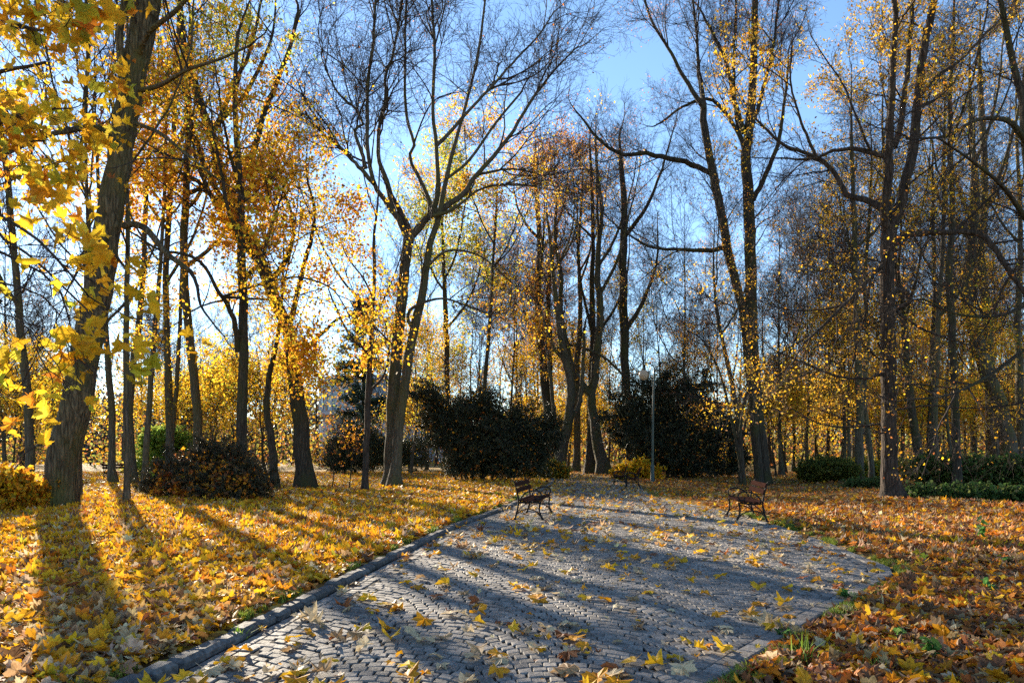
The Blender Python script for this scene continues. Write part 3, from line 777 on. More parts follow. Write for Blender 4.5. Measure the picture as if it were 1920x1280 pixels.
simple('tree', 'stout dark leaning tree with a dense orange and gold crown', [(571, 916), (568, 850), (560, 760), (551, 690), (540, 620), (515, 560), (490, 490), (462, 430), (440, 390), (415, 330), (395, 250), (370, 180), (345, 90), (335, -20)], 29, [17, 14.5, 13, 12, 11.5, 11, 10.5, 10, 9, 8, 7, 5], dict(GB, n1=60, n2=380, n3=1900, n4=4000, l1=3.3),
       [dict(n=20000, s=.088, off=.8, clump=-1.3, spread=.25, zmax=17, cols=[GOLD, YEL, ORA, RUST, GRNY], w=[36, 28, 20, 8, 8]), dict(n=9000, s=.07, clump=-.7, zmin=14, cols=[GRNY, GREEN, YEL, BRN], w=[35, 30, 20, 10])], 20, BARK_DARK,
       limbs=[([(465, 430), (440, 400), (405, 375), (370, 340), (330, 320)], 29, [7, 5, 3]), ([(540, 620), (560, 540), (580, 460), (590, 400), (575, 330)], np.linspace(29, 28, 5), [6, 4, 2]), ([(505, 530), (540, 480), (550, 420), (530, 350)], np.linspace(29, 27, 4), [6, 4, 2]), ([(430, 370), (470, 300), (500, 200), (540, 100), (560, 20)], 29, [7, 5, 3]), ([(395, 260), (430, 180), (470, 90), (490, 0)], 29, [5, 4, 2]), ([(548, 680), (590, 640), (630, 600), (660, 590)], np.linspace(29, 27, 4), [4, 3, 1])], S=14)
simple('tree', 'short broken trunk partly hidden by the dark low yew', [(514, 922), (514, 880), (510, 830), (500, 770), (505, 700), (520, 640), (528, 560)], 28, [9, 7, 5, 3], dict(GB, n1=14, n2=90, n3=400, n4=900, l1=2), [dict(n=3600, s=.066, clump=-1.0, spread=.25, cols=[YEL, GOLD, GRNY], w=[50, 20, 25])], 21, BARK_DARK)
simple('tree', 'thin bare young tree between the stout dark trunk and the twin trunks', [(684, 920), (686, 850), (690, 760), (693, 690), (697, 600), (702, 520), (700, 450), (708, 390)], 28, [6, 6, 5, 4, 3, 2], dict(SL, n1=14, n2=80, n3=400, l1=1.8), few(160, GOLDS), 22, BARK_BROWN,
       limbs=[([(693, 735), (705, 722), (718, 705), (727, 680), (730, 640), (742, 590)], 28, [3, 2, 1]), ([(700, 560), (680, 520), (650, 480), (635, 440)], 28, [2, 1]), ([(697, 600), (720, 560), (745, 500), (760, 450)], 28, [2, 1])])

# --- tall bare twin in the centre
d = 31
tp, trr = tr_([(734, 914), (735, 830), (738, 740), (745, 640), (755, 540), (762, 480), (768, 440)], d, [15, 12.5, 11.5, 11, 10.5, 10, 10.5], 30)
CL = [[(768, 450), (755, 420), (736, 397), (722, 372), (702, 345), (690, 280), (688, 210), (691, 150), (700, 75), (704, 0)],
      [(736, 398), (732, 370), (728, 345), (714, 311), (708, 274), (714, 225), (725, 180), (721, 150), (736, 105), (755, 0)],
      [(702, 345), (684, 326), (642, 281), (601, 247), (575, 215)],
      [(686, 316), (676, 281), (665, 244), (680, 232), (669, 206), (635, 176), (610, 130)],
      [(765, 448), (785, 428), (805, 405), (818, 380), (822, 337), (819, 285), (812, 210), (815, 112), (812, 40), (808, -30)],
      [(819, 272), (837, 255), (871, 217), (920, 165), (969, 109), (1010, 67), (1040, 20)],
      [(806, 398), (804, 375), (785, 330), (766, 296), (777, 277), (762, 217), (759, 142), (762, 0)],
      [(810, 402), (840, 385), (871, 360), (890, 330), (927, 292), (965, 240), (1002, 180), (1044, 127), (1085, 86)],
      [(812, 405), (850, 392), (900, 355), (960, 345), (1010, 352)],
      [(890, 330), (930, 320), (975, 318), (1020, 330)]]
lm = [trace(p, d + dz, r, 22, .2, 50 + i) for i, (p, dz, r) in enumerate(zip(CL, (0, 1, -1, 0, 0, -1.5, 1, -.5, -1, 1), ([9, 5, 4, 3, 2], [7, 4, 3, 2], [5, 3, 2], [4, 2.5, 1.5], [8, 6, 4, 3, 2], [4, 3, 2, 1.2], [5, 3, 3, 2], [7, 5, 4, 2.5, 1.2], [4, 2, 1], [3, 2, 1])))]
tree('bare_tree', 'tall bare tree with a dark trunk and fanned out limbs beside the yew thicket', 'tree', T_(734, 914, d), [(tp, trr)], lm, BARK_GREY,
     dict(n1=130, l1=3.8, a1=.6, n2=1000, l2=2.0, n3=6000, l3=1.05, n4=10000, l4=.5, t0=.3, up=.08, rmin=.0075, wander=.14),
     [dict(n=1100, s=.055, clump=1.0, **RUSTS), dict(n=260, s=.07, zmax=13, **GOLDS)], 30, S=16)
tp, trr = tr_([(738, 912), (744, 850), (752, 770), (765, 680), (778, 610), (790, 560), (799, 500), (807, 455), (822, 412), (834, 349), (849, 285), (871, 206), (897, 97), (912, -20)], 30.3, [11.5, 9.5, 9, 8.5, 8, 7, 6, 5, 4, 3, 2.5, 2], 36)
tree('bare_tree', 'slimmer pale trunk crossing in front of the tall bare tree', 'tree', T_(738, 912, 30.3), [(tp, trr)],
     [trace([(778, 620), (765, 600), (770, 580), (800, 565), (835, 560), (880, 575), (920, 590)], np.linspace(30.3, 29, 7), [4, 3, 2, 1.5]), trace([(838, 335), (880, 300), (930, 230), (980, 170)], 30, [3, 2]), trace([(800, 500), (840, 470), (900, 480), (960, 530)], 29.5, [3, 2, 1])], BARK_GREY,
     dict(n1=30, l1=2.6, n2=190, l2=1.4, n3=900, n4=2200, rmin=.0055, t0=.35), few(500, GOLDS, .08, zmax=14, clump=-.2), 31, S=12)

# --- right hand group
d = 35
tp, trr = tr_([(1432, 906), (1426, 830), (1419, 760), (1412, 680), (1409, 600), (1407, 500), (1404, 375), (1398, 300), (1405, 240), (1412, 150), (1416, 0), (1420, -120)], d, [13.5, 12, 11.5, 11, 10.5, 10, 9, 8, 6, 5], 36)
tp2, trr2 = tr_([(1424, 906), (1412, 760), (1402, 660), (1392, 580), (1367, 480), (1356, 420), (1337, 326), (1319, 225), (1319, 200)], d - .4, [8, 8, 8, 8, 8, 7, 6], 30)
RL = [([(1320, 205), (1292, 161), (1255, 94), (1221, 37), (1205, -20)], [5, 3, 2]), ([(1319, 205), (1311, 142), (1307, 75), (1300, 0)], [5, 3, 2]),
      ([(1337, 326), (1292, 307), (1221, 289), (1165, 289), (1124, 262), (1094, 225)], [5, 5, 4, 3, 2]), ([(1362, 465), (1320, 470), (1285, 468), (1221, 463), (1180, 440), (1140, 410)], [5, 4, 3, 2, 1]),
      ([(1394, 251), (1375, 180), (1360, 112), (1340, 70), (1319, 30)], [5, 4, 2]), ([(1412, 375), (1435, 330), (1457, 277), (1470, 200), (1478, 120)], [5, 4, 2]), ([(1402, 260), (1430, 170), (1450, 90), (1460, 0)], [5, 3, 2]),
      ([(1398, 290), (1380, 240), (1345, 195), (1320, 186), (1280, 200), (1240, 230)], [4, 3, 2]), ([(1398, 300), (1380, 215), (1376, 120), (1380, 0)], [4, 3, 2])]
tree('bare_tree', 'tall bare double trunk with an arching bough and purple brown twigs behind the bench', 'tree', T_(1430, 906, d), [(tp, trr), (tp2, trr2)], [trace(p, d + (i % 3 - 1) * 1.0, r, 20, .2, 80 + i) for i, (p, r) in enumerate(RL)], BARK_DARK,
     dict(n1=120, l1=3.1, a1=.6, n2=800, l2=1.5, n3=5600, l3=.8, n4=17000, l4=.4, t0=.3, up=.12, rmin=.0055),
     [dict(n=5200, s=.042, off=1.0, clump=.2, spread=.15, cols=[RUST, BRN, ORA, TAN], w=[35, 30, 20, 15]), dict(n=350, s=.065, zmax=13, clump=-.2, **LIME)], 32, S=14, flare=.28)
d = 20.4
tp, trr = tr_([(1675, 947), (1670, 900), (1667, 830), (1666, 740), (1665, 640), (1664, 540), (1664, 480), (1668, 425)], d, [18, 15, 14, 13.5, 13, 12.5, 12.5, 13.5], 34)
LL = [([(1667, 440), (1660, 394), (1668, 300), (1670, 225), (1673, 157), (1677, 37), (1676, -60)], [8, 8, 7, 6, 5, 4]), ([(1668, 440), (1678, 415), (1696, 356), (1711, 281), (1719, 210), (1730, 112), (1749, 19), (1755, -60)], [12, 10, 9, 8, 7, 6]),
      ([(1660, 400), (1640, 382), (1615, 372), (1584, 360), (1561, 319), (1524, 292), (1467, 270), (1419, 225)], [7, 6, 5, 4, 3, 2]), ([(1530, 293), (1501, 225), (1482, 150), (1486, 75)], [3, 2, 1.5]),
      ([(1664, 294), (1630, 286), (1595, 279), (1560, 284), (1531, 296), (1490, 300)], [5, 4, 3, 2]), ([(1666, 480), (1680, 455), (1692, 442), (1720, 439), (1756, 435), (1831, 439), (1861, 461), (1880, 490), (1930, 560)], [6, 6, 5, 5, 4]),
      ([(1677, 275), (1692, 210), (1700, 142), (1711, 0)], [6, 5, 4]), ([(1724, 180), (1760, 142), (1805, 109), (1850, 60)], [4, 3, 2]), ([(1661, 490), (1621, 532), (1550, 604), (1505, 645)], [4, 3, 2]),
      ([(1672, 546), (1688, 545), (1700, 550), (1706, 562), (1698, 572), (1686, 580)], [5, 5, 4, 3]), ([(1676, 580), (1719, 611), (1775, 634), (1830, 650)], [3, 2, 1]), ([(1655, 701), (1642, 703), (1632, 709), (1569, 705), (1494, 675), (1440, 650)], [4, 3, 2, 1]),
      ([(1672, 790), (1600, 800), (1540, 795), (1490, 770)], [2, 1.5, 1]), ([(1674, 770), (1740, 760), (1820, 765), (1920, 755)], [2, 1.5, 1]), ([(1676, 720), (1720, 720), (1800, 725), (1900, 700)], [2, 1.5, 1])]
tree('lime_tree', 'dark straight lime with a flared foot and sparse yellow leaves beside the low green hedge', 'tree', T_(1675, 947, d), [(tp, trr)], [trace(p, np.linspace(d, d + ((i * 7) % 5 - 2) * .8, len(p)), r, 20, .2, 120 + i) for i, (p, r) in enumerate(LL)], BARK_BROWN,
     dict(n1=100, l1=2.9, a1=.85, n2=800, l2=1.05, n3=4200, l3=.55, n4=9500, l4=.28, t0=.15, up=.03, rmin=.0035),
     [dict(n=9500, s=.052, tpl=('oval', 0), clump=.1, zmin=8.5, spread=.1, **LIME), dict(n=4500, s=.046, tpl=('oval', 0), clump=.3, zmax=8.5, **LIME)], 33, S=18, flare=.75)
d = 19
base = B(15.6, d)
tp = resample([(15.6, d, base[2] - .05), (15.5, d, 3), (15.3, d, 6), (14.6, d, 8.5), (14.3, d, 11), (14.5, d, 13.5), (14.1, d, 16)], 30); trr = np.interp(np.linspace(0, 1, 30), [0, .1, 1], [.32, .24, .1])
tree('bare_tree', 'bare tree at the far edge whose spreading twigs reach over the green hedge', 'tree', base, [(tp, trr)],
     [trace([(1930, 275), (1912, 250), (1887, 225), (1831, 225), (1775, 255), (1700, 260)], np.linspace(d, 17.5, 6), [7, 5, 3, 2]), trace([(1925, 220), (1900, 120), (1886, 50), (1870, -30)], d, [6, 4]), trace([(1930, 420), (1880, 350), (1820, 300), (1760, 260)], np.linspace(d, 17, 4), [5, 3, 1.5]),
      trace([(1940, 640), (1860, 700), (1780, 740), (1690, 750)], np.linspace(d, 17, 4), [4, 3, 1.5]), trace([(1945, 560), (1880, 590), (1800, 590), (1730, 560)], np.linspace(d, 18, 4), [4, 2.5, 1.5])], BARK_DARK,
     dict(n1=46, l1=2.4, n2=420, l2=1.2, n3=2600, l3=.6, n4=6500, l4=.3, t0=.25, up=.06, rmin=.0035), [dict(n=700, s=.045, clump=.1, **GOLDS), dict(n=600, s=.04, clump=.1, **RUSTS)], 34)

SR = dict(n1=30, l1=2.8, n2=240, l2=1.4, n3=1500, l3=.75, n4=4200, l4=.36, rmin=.006, t0=.3, up=.10)
sp_few = lambda n: [dict(n=int(n * 2.6), s=.06, clump=.2, **LIME)]
simple('tree', 'mossy straight trunk standing at the end of the rounded shrub', [(1611, 906), (1611, 840), (1612, 760), (1608, 660), (1605, 540), (1602, 420), (1598, 300)], 35, [8, 7, 6, 5, 3], SR, sp_few(1500), 41, BARK_GREY)
simple('tree', 'slim curved trunk between the mossy trunk and the dark lime', [(1634, 904), (1632, 850), (1626, 800), (1620, 740), (1626, 640), (1622, 520), (1630, 400)], 37, [5, 5, 4, 3], SR, sp_few(900), 42, BARK_GREY)
simple('tree', 'dark trunk tilting away behind the yellowish undergrowth near the lime', [(1730, 900), (1722, 850), (1714, 800), (1706, 740), (1700, 660), (1690, 560), (1672, 450), (1660, 320)], 38, [9, 7, 6, 5, 3], SR, sp_few(1000), 43, BARK_DARK)
simple('tree', 'dark slim trunk paired with a paler one behind the green hedge', [(1742, 898), (1744, 840), (1745, 770), (1748, 680), (1752, 560), (1750, 420)], 40, [6, 5, 4, 3], SR, sp_few(900), 44, BARK_DARK)
simple('tree', 'paler slim trunk paired with a dark one behind the green hedge', [(1757, 912), (1756, 860), (1753, 800), (1756, 700), (1760, 580), (1768, 440), (1770, 300)], 32, [5, 5, 4, 3], SR, sp_few(900), 45, BARK_GREY)
simple('tree', 'straight dark trunk growing through the green hedge', [(1794, 920), (1793, 850), (1791, 760), (1788, 680), (1784, 600), (1780, 500), (1786, 380), (1780, 240), (1786, 100)], 28, [8, 7, 6, 6, 4, 3], SR, sp_few(1400), 46, BARK_DARK)
simple('tree', 'pale thin trunk far behind the green hedge', [(1827, 888), (1826, 820), (1824, 740), (1822, 640), (1830, 500), (1826, 360)], 52, [6, 5, 4, 3], SR, sp_few(800), 47, BARK_GREY)
simple('tree', 'upright stout trunk beside the strongly leaning pair member', [(1868, 888), (1862, 820), (1858, 740), (1854, 667), (1850, 580), (1838, 470), (1846, 340), (1840, 200)], 46, [11, 9, 8, 7, 5], SR, sp_few(900), 48, BARK_GREY)
simple('tree', 'thick pale trunk leaning strongly over the green hedge', [(1902, 888), (1890, 830), (1880, 780), (1866, 740), (1848, 690), (1832, 640), (1820, 600), (1812, 545), (1820, 470), (1830, 380), (1822, 260)], 44, [15, 13, 12, 11, 10, 8, 5], dict(SR, n1=34, n2=230), sp_few(1400), 49, BARK_GREY)
simple('tree', 'grey trunk at the far end of the green hedge', [(1915, 886), (1914, 820), (1912, 720), (1908, 600), (1914, 460), (1908, 300)], 48, [8, 7, 5, 3], SR, sp_few(700), 50, BARK_GREY)

# --- trees where the path ends
simple('tree', 'forked grey tree at the end of the path with two curving limbs', [(1132, 890), (1125, 850), (1117, 800), (1111, 760), (1108, 740), (1115, 700), (1122, 640), (1126, 580), (1120, 500), (1128, 400), (1120, 320)], 49, [14, 10, 9, 8, 8, 7, 6, 4, 3], dict(SR, n1=40, n2=280, n3=1500, n4=3000, l1=3.4), [dict(n=500, s=.09, zmax=13, **GOLDS)], 51, BARK_GREY,
       limbs=[([(1106, 738), (1090, 722), (1078, 700), (1066, 665), (1058, 620), (1050, 570), (1053, 520), (1040, 440), (1046, 360)], 49, [7, 6, 5, 4, 2]), ([(1112, 660), (1080, 648), (1050, 650), (1020, 668)], 48, [3, 2, 1]), ([(1115, 660), (1140, 675), (1165, 700)], 48, [3, 2])])
simple('tree', 'straight dark trunk touching the forked tree at the path end', [(1106, 889), (1106, 840), (1109, 770), (1112, 660), (1110, 540), (1112, 430), (1108, 320)], 51, [9, 7, 6, 4, 3], SR, [dict(n=900, s=.09, **GOLDS)], 52, BARK_DARK)
simple('tree', 'pale trunk splitting low at the kerb where the path bends', [(1048, 890), (1050, 860), (1058, 820), (1066, 790), (1070, 740), (1066, 690), (1050, 620), (1040, 540), (1030, 440)], 47, [13, 11, 9, 8, 7, 5, 3], dict(SR, n1=30), [dict(n=900, s=.09, **GOLDS)], 53, BARK_GREY, limbs=[([(1050, 880), (1043, 840), (1040, 790), (1035, 740), (1030, 680)], 47, [6, 4, 3]), ([(1066, 790), (1085, 760), (1092, 700), (1096, 620)], 47, [5, 3])])
simple('tree', 'tall twin trunk behind the yew thicket with rusty leaves', [(1034, 886), (1028, 780), (1020, 700), (1012, 620), (1008, 540), (1012, 450), (1005, 360)], 52, [9, 8, 7, 6, 4], dict(SR, n1=34, n2=260, n3=1400, n4=2800), [dict(n=7000, s=.09, zmin=8, spread=.3, cols=[RUST, ORA, BRN, GOLD], w=[34, 28, 20, 18]), dict(n=1500, s=.09, zmax=12, spread=.3, **GOLDS)], 54, BARK_DARK,
       limbs=[([(1040, 880), (1034, 780), (1030, 690), (1028, 610), (1030, 520), (1045, 430)], 52, [8, 6, 5, 3])])
simple('tree', 'thick straight trunk rising behind the lamp and the yew mound', [(1182, 880), (1178, 780), (1172, 680), (1168, 580), (1168, 480), (1172, 400), (1165, 320)], 50, [9, 8, 8, 7, 5], dict(SR, n1=34), [dict(n=1500, s=.08, zmax=15, spread=.3, cols=[GRNY, YEL, BRN], w=[40, 40, 20])], 55, BARK_DARK)
simple('tree', 'golden leaved tree glowing behind the forked tree', [(1080, 886), (1082, 800), (1080, 700), (1088, 600), (1085, 480), (1090, 380)], 58, [7, 6, 4, 2], dict(GB, n1=40, n2=260, l1=3.0, rmin=.008), [dict(n=3200, s=.10, spread=.35, clump=-.8, cols=[GOLD, YEL, ORA], w=[40, 40, 15])], 56, BARK_GREY)
simple('tree', 'bright green and yellow tree between the twin trunks and the rusty tree', [(845, 890), (842, 800), (838, 700), (836, 600), (832, 500), (828, 400)], 48, [6, 5, 5, 4, 2], dict(GB, n1=46, n2=300, l1=3.2, rmin=.008), [dict(n=13000, s=.10, spread=.35, clump=-.9, cols=[GRNY, (.24, .30, .03), YEL, GREEN], w=[36, 26, 22, 12])], 57, BARK_DARK)
simple('tree', 'yellow tree overhanging the dark yew thicket', [(905, 892), (905, 780), (912, 680), (920, 580), (925, 480), (930, 400)], 45, [5, 4, 3, 2], dict(GB, n1=44, n2=280, l1=3.4, rmin=.008), [dict(n=8000, s=.09, spread=.3, clump=-.6, cols=[YEL, GOLD, ORA, GRNY], w=[38, 30, 16, 12])], 58, BARK_DARK)
simple('tree', 'small tree with drooping gold sprays beside the tall double trunk', [(1392, 902), (1386, 820), (1376, 740), (1360, 660), (1345, 590)], 33, [6, 5, 4, 3], dict(GB, n1=44, n2=260, l1=2.8, n3=1000, n4=2200, up=-.02, rmin=.005), [dict(n=5200, s=.042, spread=.12, clump=.2, cols=[GOLD, (.42, .24, .02), ORA, BRN, YEL], w=[30, 28, 16, 12, 10])], 59, BARK_DARK, limbs=[([(1386, 820), (1400, 740), (1440, 680), (1500, 640)], 32, [3, 2]), ([(1390, 880), (1370, 780), (1350, 700), (1320, 640)], 33, [3, 2])])

# --- wood behind: one of each kind, then copies of the thing and its parts
def proto_tree(name, h, r, spec, leafs, seed, bark, lean=0.0, fork=False):
    g = rng_(seed)
    A = np.stack([np.cumsum(g.normal(0, .10, 8)) * .8 + lean * np.linspace(0, h, 8), np.cumsum(g.normal(0, .10, 8)) * .8, np.linspace(-.05, h, 8)], 1); A[0, :2] = 0
    P = resample(A, 24); R = np.interp(np.linspace(0, 1, 24), [0, .06, .5, 1], [r * 1.25, r, r * .5, r * .08])
    lb = forks(P, R, 4, seed)
    if fork:
        i = 7; D = np.array([.28, .1, 1.0]) * h * .6
        Q = resample([P[i], P[i] + D * .3 + (.5, 0, 0), P[i] + D * .65 + (.6, .2, 0), P[i] + D], 20); lb.append((Q, np.interp(np.linspace(0, 1, 20), [0, 1], [r * .6, r * .12])))
    return tree(name, 'x', 'tree', (0, 0, 0), [(P, R)], lb, bark, spec, leafs, seed, S=8)
BG = dict(n1=46, l1=3.6, a1=.65, n2=320, l2=2.0, n3=1800, l3=1.0, n4=4800, l4=.5, rmin=.008, t0=.2, up=.12)
GD = dict(n1=40, l1=2.6, a1=.9, n2=240, l2=1.3, n3=900, l3=.7, n4=1500, l4=.4, rmin=.008, t0=.1, up=.05)
PR = {
 'bare': [proto_tree('bare_tree', 20, .15, BG, [dict(n=500, s=.07, clump=.6, **RUSTS)], 201, BARK_GREY), proto_tree('bare_tree', 18, .14, BG, [dict(n=500, s=.07, clump=.6, **GOLDS)], 202, BARK_DARK, .03, True)],
 'rust': [proto_tree('tree', 18, .14, BG, [dict(n=4500, s=.075, clump=-.4, spread=.25, cols=[RUST, BRN, ORA, TAN], w=[30, 34, 20, 16])], 203, BARK_DARK)],
 'gold': [proto_tree('tree', 11, .14, GD, [dict(n=7500, s=.085, clump=-.7, spread=.3, cols=[YEL, GOLD, GRNY, ORA], w=[44, 26, 20, 8])], 204, BARK_GREY)],
 'low': [proto_tree('young_tree', 5.5, .07, dict(GD, n1=26, l1=1.9, n2=150, l2=1.0, n3=500, n4=900), [dict(n=3400, s=.08, clump=-1.0, spread=.25, cols=[YEL, GOLD, GRNY], w=[48, 28, 24])], 205, BARK_DARK)],
}
used = set()
def place(kind, px, d, sc, rz, label, group=None, k=0):
    src = PR[kind][k % len(PR[kind])]
    o = src if id(src) not in used else copy_tree(src)
    used.add(id(src))
    x = (px - 960) * d / F
    o.location = (x, d, zed(x, d) - .02); o.rotation_euler = (0, 0, rz); o.scale = (sc, sc, sc)
    tag(o, label, 'tree', group)
WOODG = 'bare trees of the wood behind the clearing'
wood = [('bare', 10, 48, .95), ('bare', 40, 74, .9), ('bare', 95, 68, .8), ('bare', 150, 80, .9), ('bare', 232, 76, .9), ('bare', 305, 82, .9), ('bare', 345, 74, .85), ('bare', 420, 78, .9), ('bare', 505, 72, .85), ('bare', 548, 84, .9),  ('bare', 800, 62, .95), ('bare', 880, 58, .9),
        ('bare', 965, 60, .95), ('bare', 1010, 66, 1.0), ('bare', 1060, 68, .95), ('bare', 1140, 64, .85), ('bare', 1205, 58, .8), ('bare', 1240, 54, .8), ('bare', 1280, 50, .95), ('bare', 1345, 60, .9), ('bare', 1465, 46, .9),
        ('bare', 1487, 58, 1.0), ('bare', 1515, 50, .95), ('bare', 1550, 56, 1.0), ('bare', 1580, 46, .9), ('bare', 1650, 55, 1.0), ('bare', 1690, 48, .9), ('bare', 1760, 54, 1.0), ('bare', 1810, 60, 1.05), ('bare', 1850, 58, .95), ('bare', 1900, 62, 1.1), ('bare', 1470, 70, 1.1), ('bare', 1600, 68, 1.1), ('bare', 1720, 66, 1.1)]
g = rng_(400)
for i, (kd, px, d_, sc) in enumerate(wood):
    place(kd, px, d_, sc * g.uniform(.92, 1.08), g.uniform(0, 6.28), 'bare grey trunk with fine twigs in the wood behind the clearing', WOODG, i)
rust = [(955, 56, 1.0), (1020, 60, .95), (1310, 56, .7), (1530, 56, .7), (1860, 54, .8)]
for i, (px, d_, sc) in enumerate(rust):
    place('rust', px, d_, sc, g.uniform(0, 6.28), 'tree in the wood still carrying rusty brown leaves', 'rusty brown trees of the wood behind the clearing', i)
gold = [(15, 40, .7), (120, 52, .7), (405, 46, .55), (490, 42, .6), (770, 46, .85), (840, 52, .8), (985, 58, .9), (1065, 64, 1.0), (1110, 70, 1.0), (1280, 56, .8), (1470, 48, .7), (1590, 42, .9), (1640, 50, .85), (1720, 44, .8), (1790, 40, .85), (1880, 52, .9)]
for i, (px, d_, sc) in enumerate(gold):
    place('gold', px, d_, sc, g.uniform(0, 6.28), 'golden leaved tree of middle height among the bare trunks', 'golden trees among the bare trunks', i)
low = [(15, 30, .8), (60, 45, 1.0), (130, 42, .9), (300, 48, 1.1), (345, 40, .9), (410, 34, .9), (500, 31, 1.0), (430, 44, 1.2), (770, 55, 1.0), (1000, 62, .9), (1060, 60, .8), (1080, 75, 1.0), (1160, 62, .9), (1190, 58, .8), (1455, 44, 1.0), (1475, 52, 1.2), (1540, 60, 1.2), (1660, 48, 1.0), (1700, 42, .8), (1740, 50, 1.0), (1780, 46, .9), (1850, 56, 1.2), (1900, 50, 1.0), (1500, 62, 1.3), (1570, 54, 1.1), (1625, 62, 1.3), (1685, 58, 1.2), (1760, 60, 1.3), (1815, 52, 1.1), (1880, 60, 1.3)]
for i, (px, d_, sc) in enumerate(low):
    place('low', px, d_, sc, g.uniform(0, 6.28), 'low yellow leaved young tree in the undergrowth', 'low yellow young trees in the undergrowth', i)

# far-off wood that reads as one mass
g = rng_(500)
MT, ML, NL = MB(), [], []
n = 150
d_ = g.uniform(72, 125, n); x_ = g.uniform(-1.0, 1.0, n) * 1000 * d_ / F
hgt = g.uniform(11, 19, n)
s = np.linspace(0, 1, 8)
P0 = np.stack([x_[:, None] + np.cumsum(g.normal(0, .18, (n, 8)) + g.normal(0, .16, (n, 1)), 1), d_[:, None] + 0 * s, s[None] * hgt[:, None] - .2], -1)
R0 = (g.uniform(.10, .24, n))[:, None] * (1 - .8 * s)
Vt, qt = tubes(P0, R0, 5); MT.add(Vt, qt)
P1, R1 = grow(P0, R0, n * 14, .25, 1, .6, 3.6, 6, .14, .14, .011, .02, g, tip=1); Vt, qt = tubes(P1, R1, 3); MT.add(Vt, qt)
P2, R2 = grow(P1, R1, n * 100, .1, 1, .65, 1.8, 4, .18, .1, .01, .014, g); Vt, qt = tubes(P2, R2, 3); MT.add(Vt, qt)
P3, R3 = grow(P2, R2, n * 260, .1, 1, .65, 1.0, 3, .18, .1, .01, .012, g); Vt, qt = tubes(P3, R3, 3); MT.add(Vt, qt)
fw = tag(MT.build('distant_wood', TWIG), kind='stuff')
m = 60000; zc = np.abs(g.normal(0, 1, m))
dl = g.uniform(70, 120, m); xl = g.uniform(-1, 1, m) * 1000 * dl / F; clx = np.sin(xl * .22) + np.sin(xl * .51 + dl * .3)
zl = np.where(g.random(m) < .6, np.abs(g.normal(0, 2.2, m)), g.uniform(2, 13, m)); k = clx + g.normal(0, .7, m) > -.2
Pl = np.stack([xl, dl, zl + .1], 1)[k]; nn = len(Pl)
tag(leaves('distant_undergrowth', Pl, g.uniform(.14, .3, nn), rand_rot(g, nn), palette(g, nn, [GOLD, (.30, .22, .03), (.18, .18, .03), BRN, RUST], [22, 24, 20, 20, 14]), ('kite', 0), LEAF, g), kind='stuff')

g = rng_(515); m = 130000
xl = g.uniform(-1, 1, m) * 175; dl = g.uniform(128, 165, m); top_ = 11.0 + 2.5 * np.sin(xl * .13) + 1.5 * np.sin(xl * .41 + 1) + 1.0 * np.sin(xl * 1.1)
zl = top_ * g.random(m) ** 1.6 * np.where(g.random(m) < .06, 1.6, 1)
tag(leaves('far_treeline', np.stack([xl, dl, zl], 1), g.uniform(.3, .75, m), rand_rot(g, m), palette(g, m, [(.13, .11, .10), (.10, .085, .08), (.20, .15, .06), (.09, .11, .05), (.30, .20, .05)], [32, 28, 16, 14, 10]), ('kite', 0), NEEDLE, g), kind='stuff')

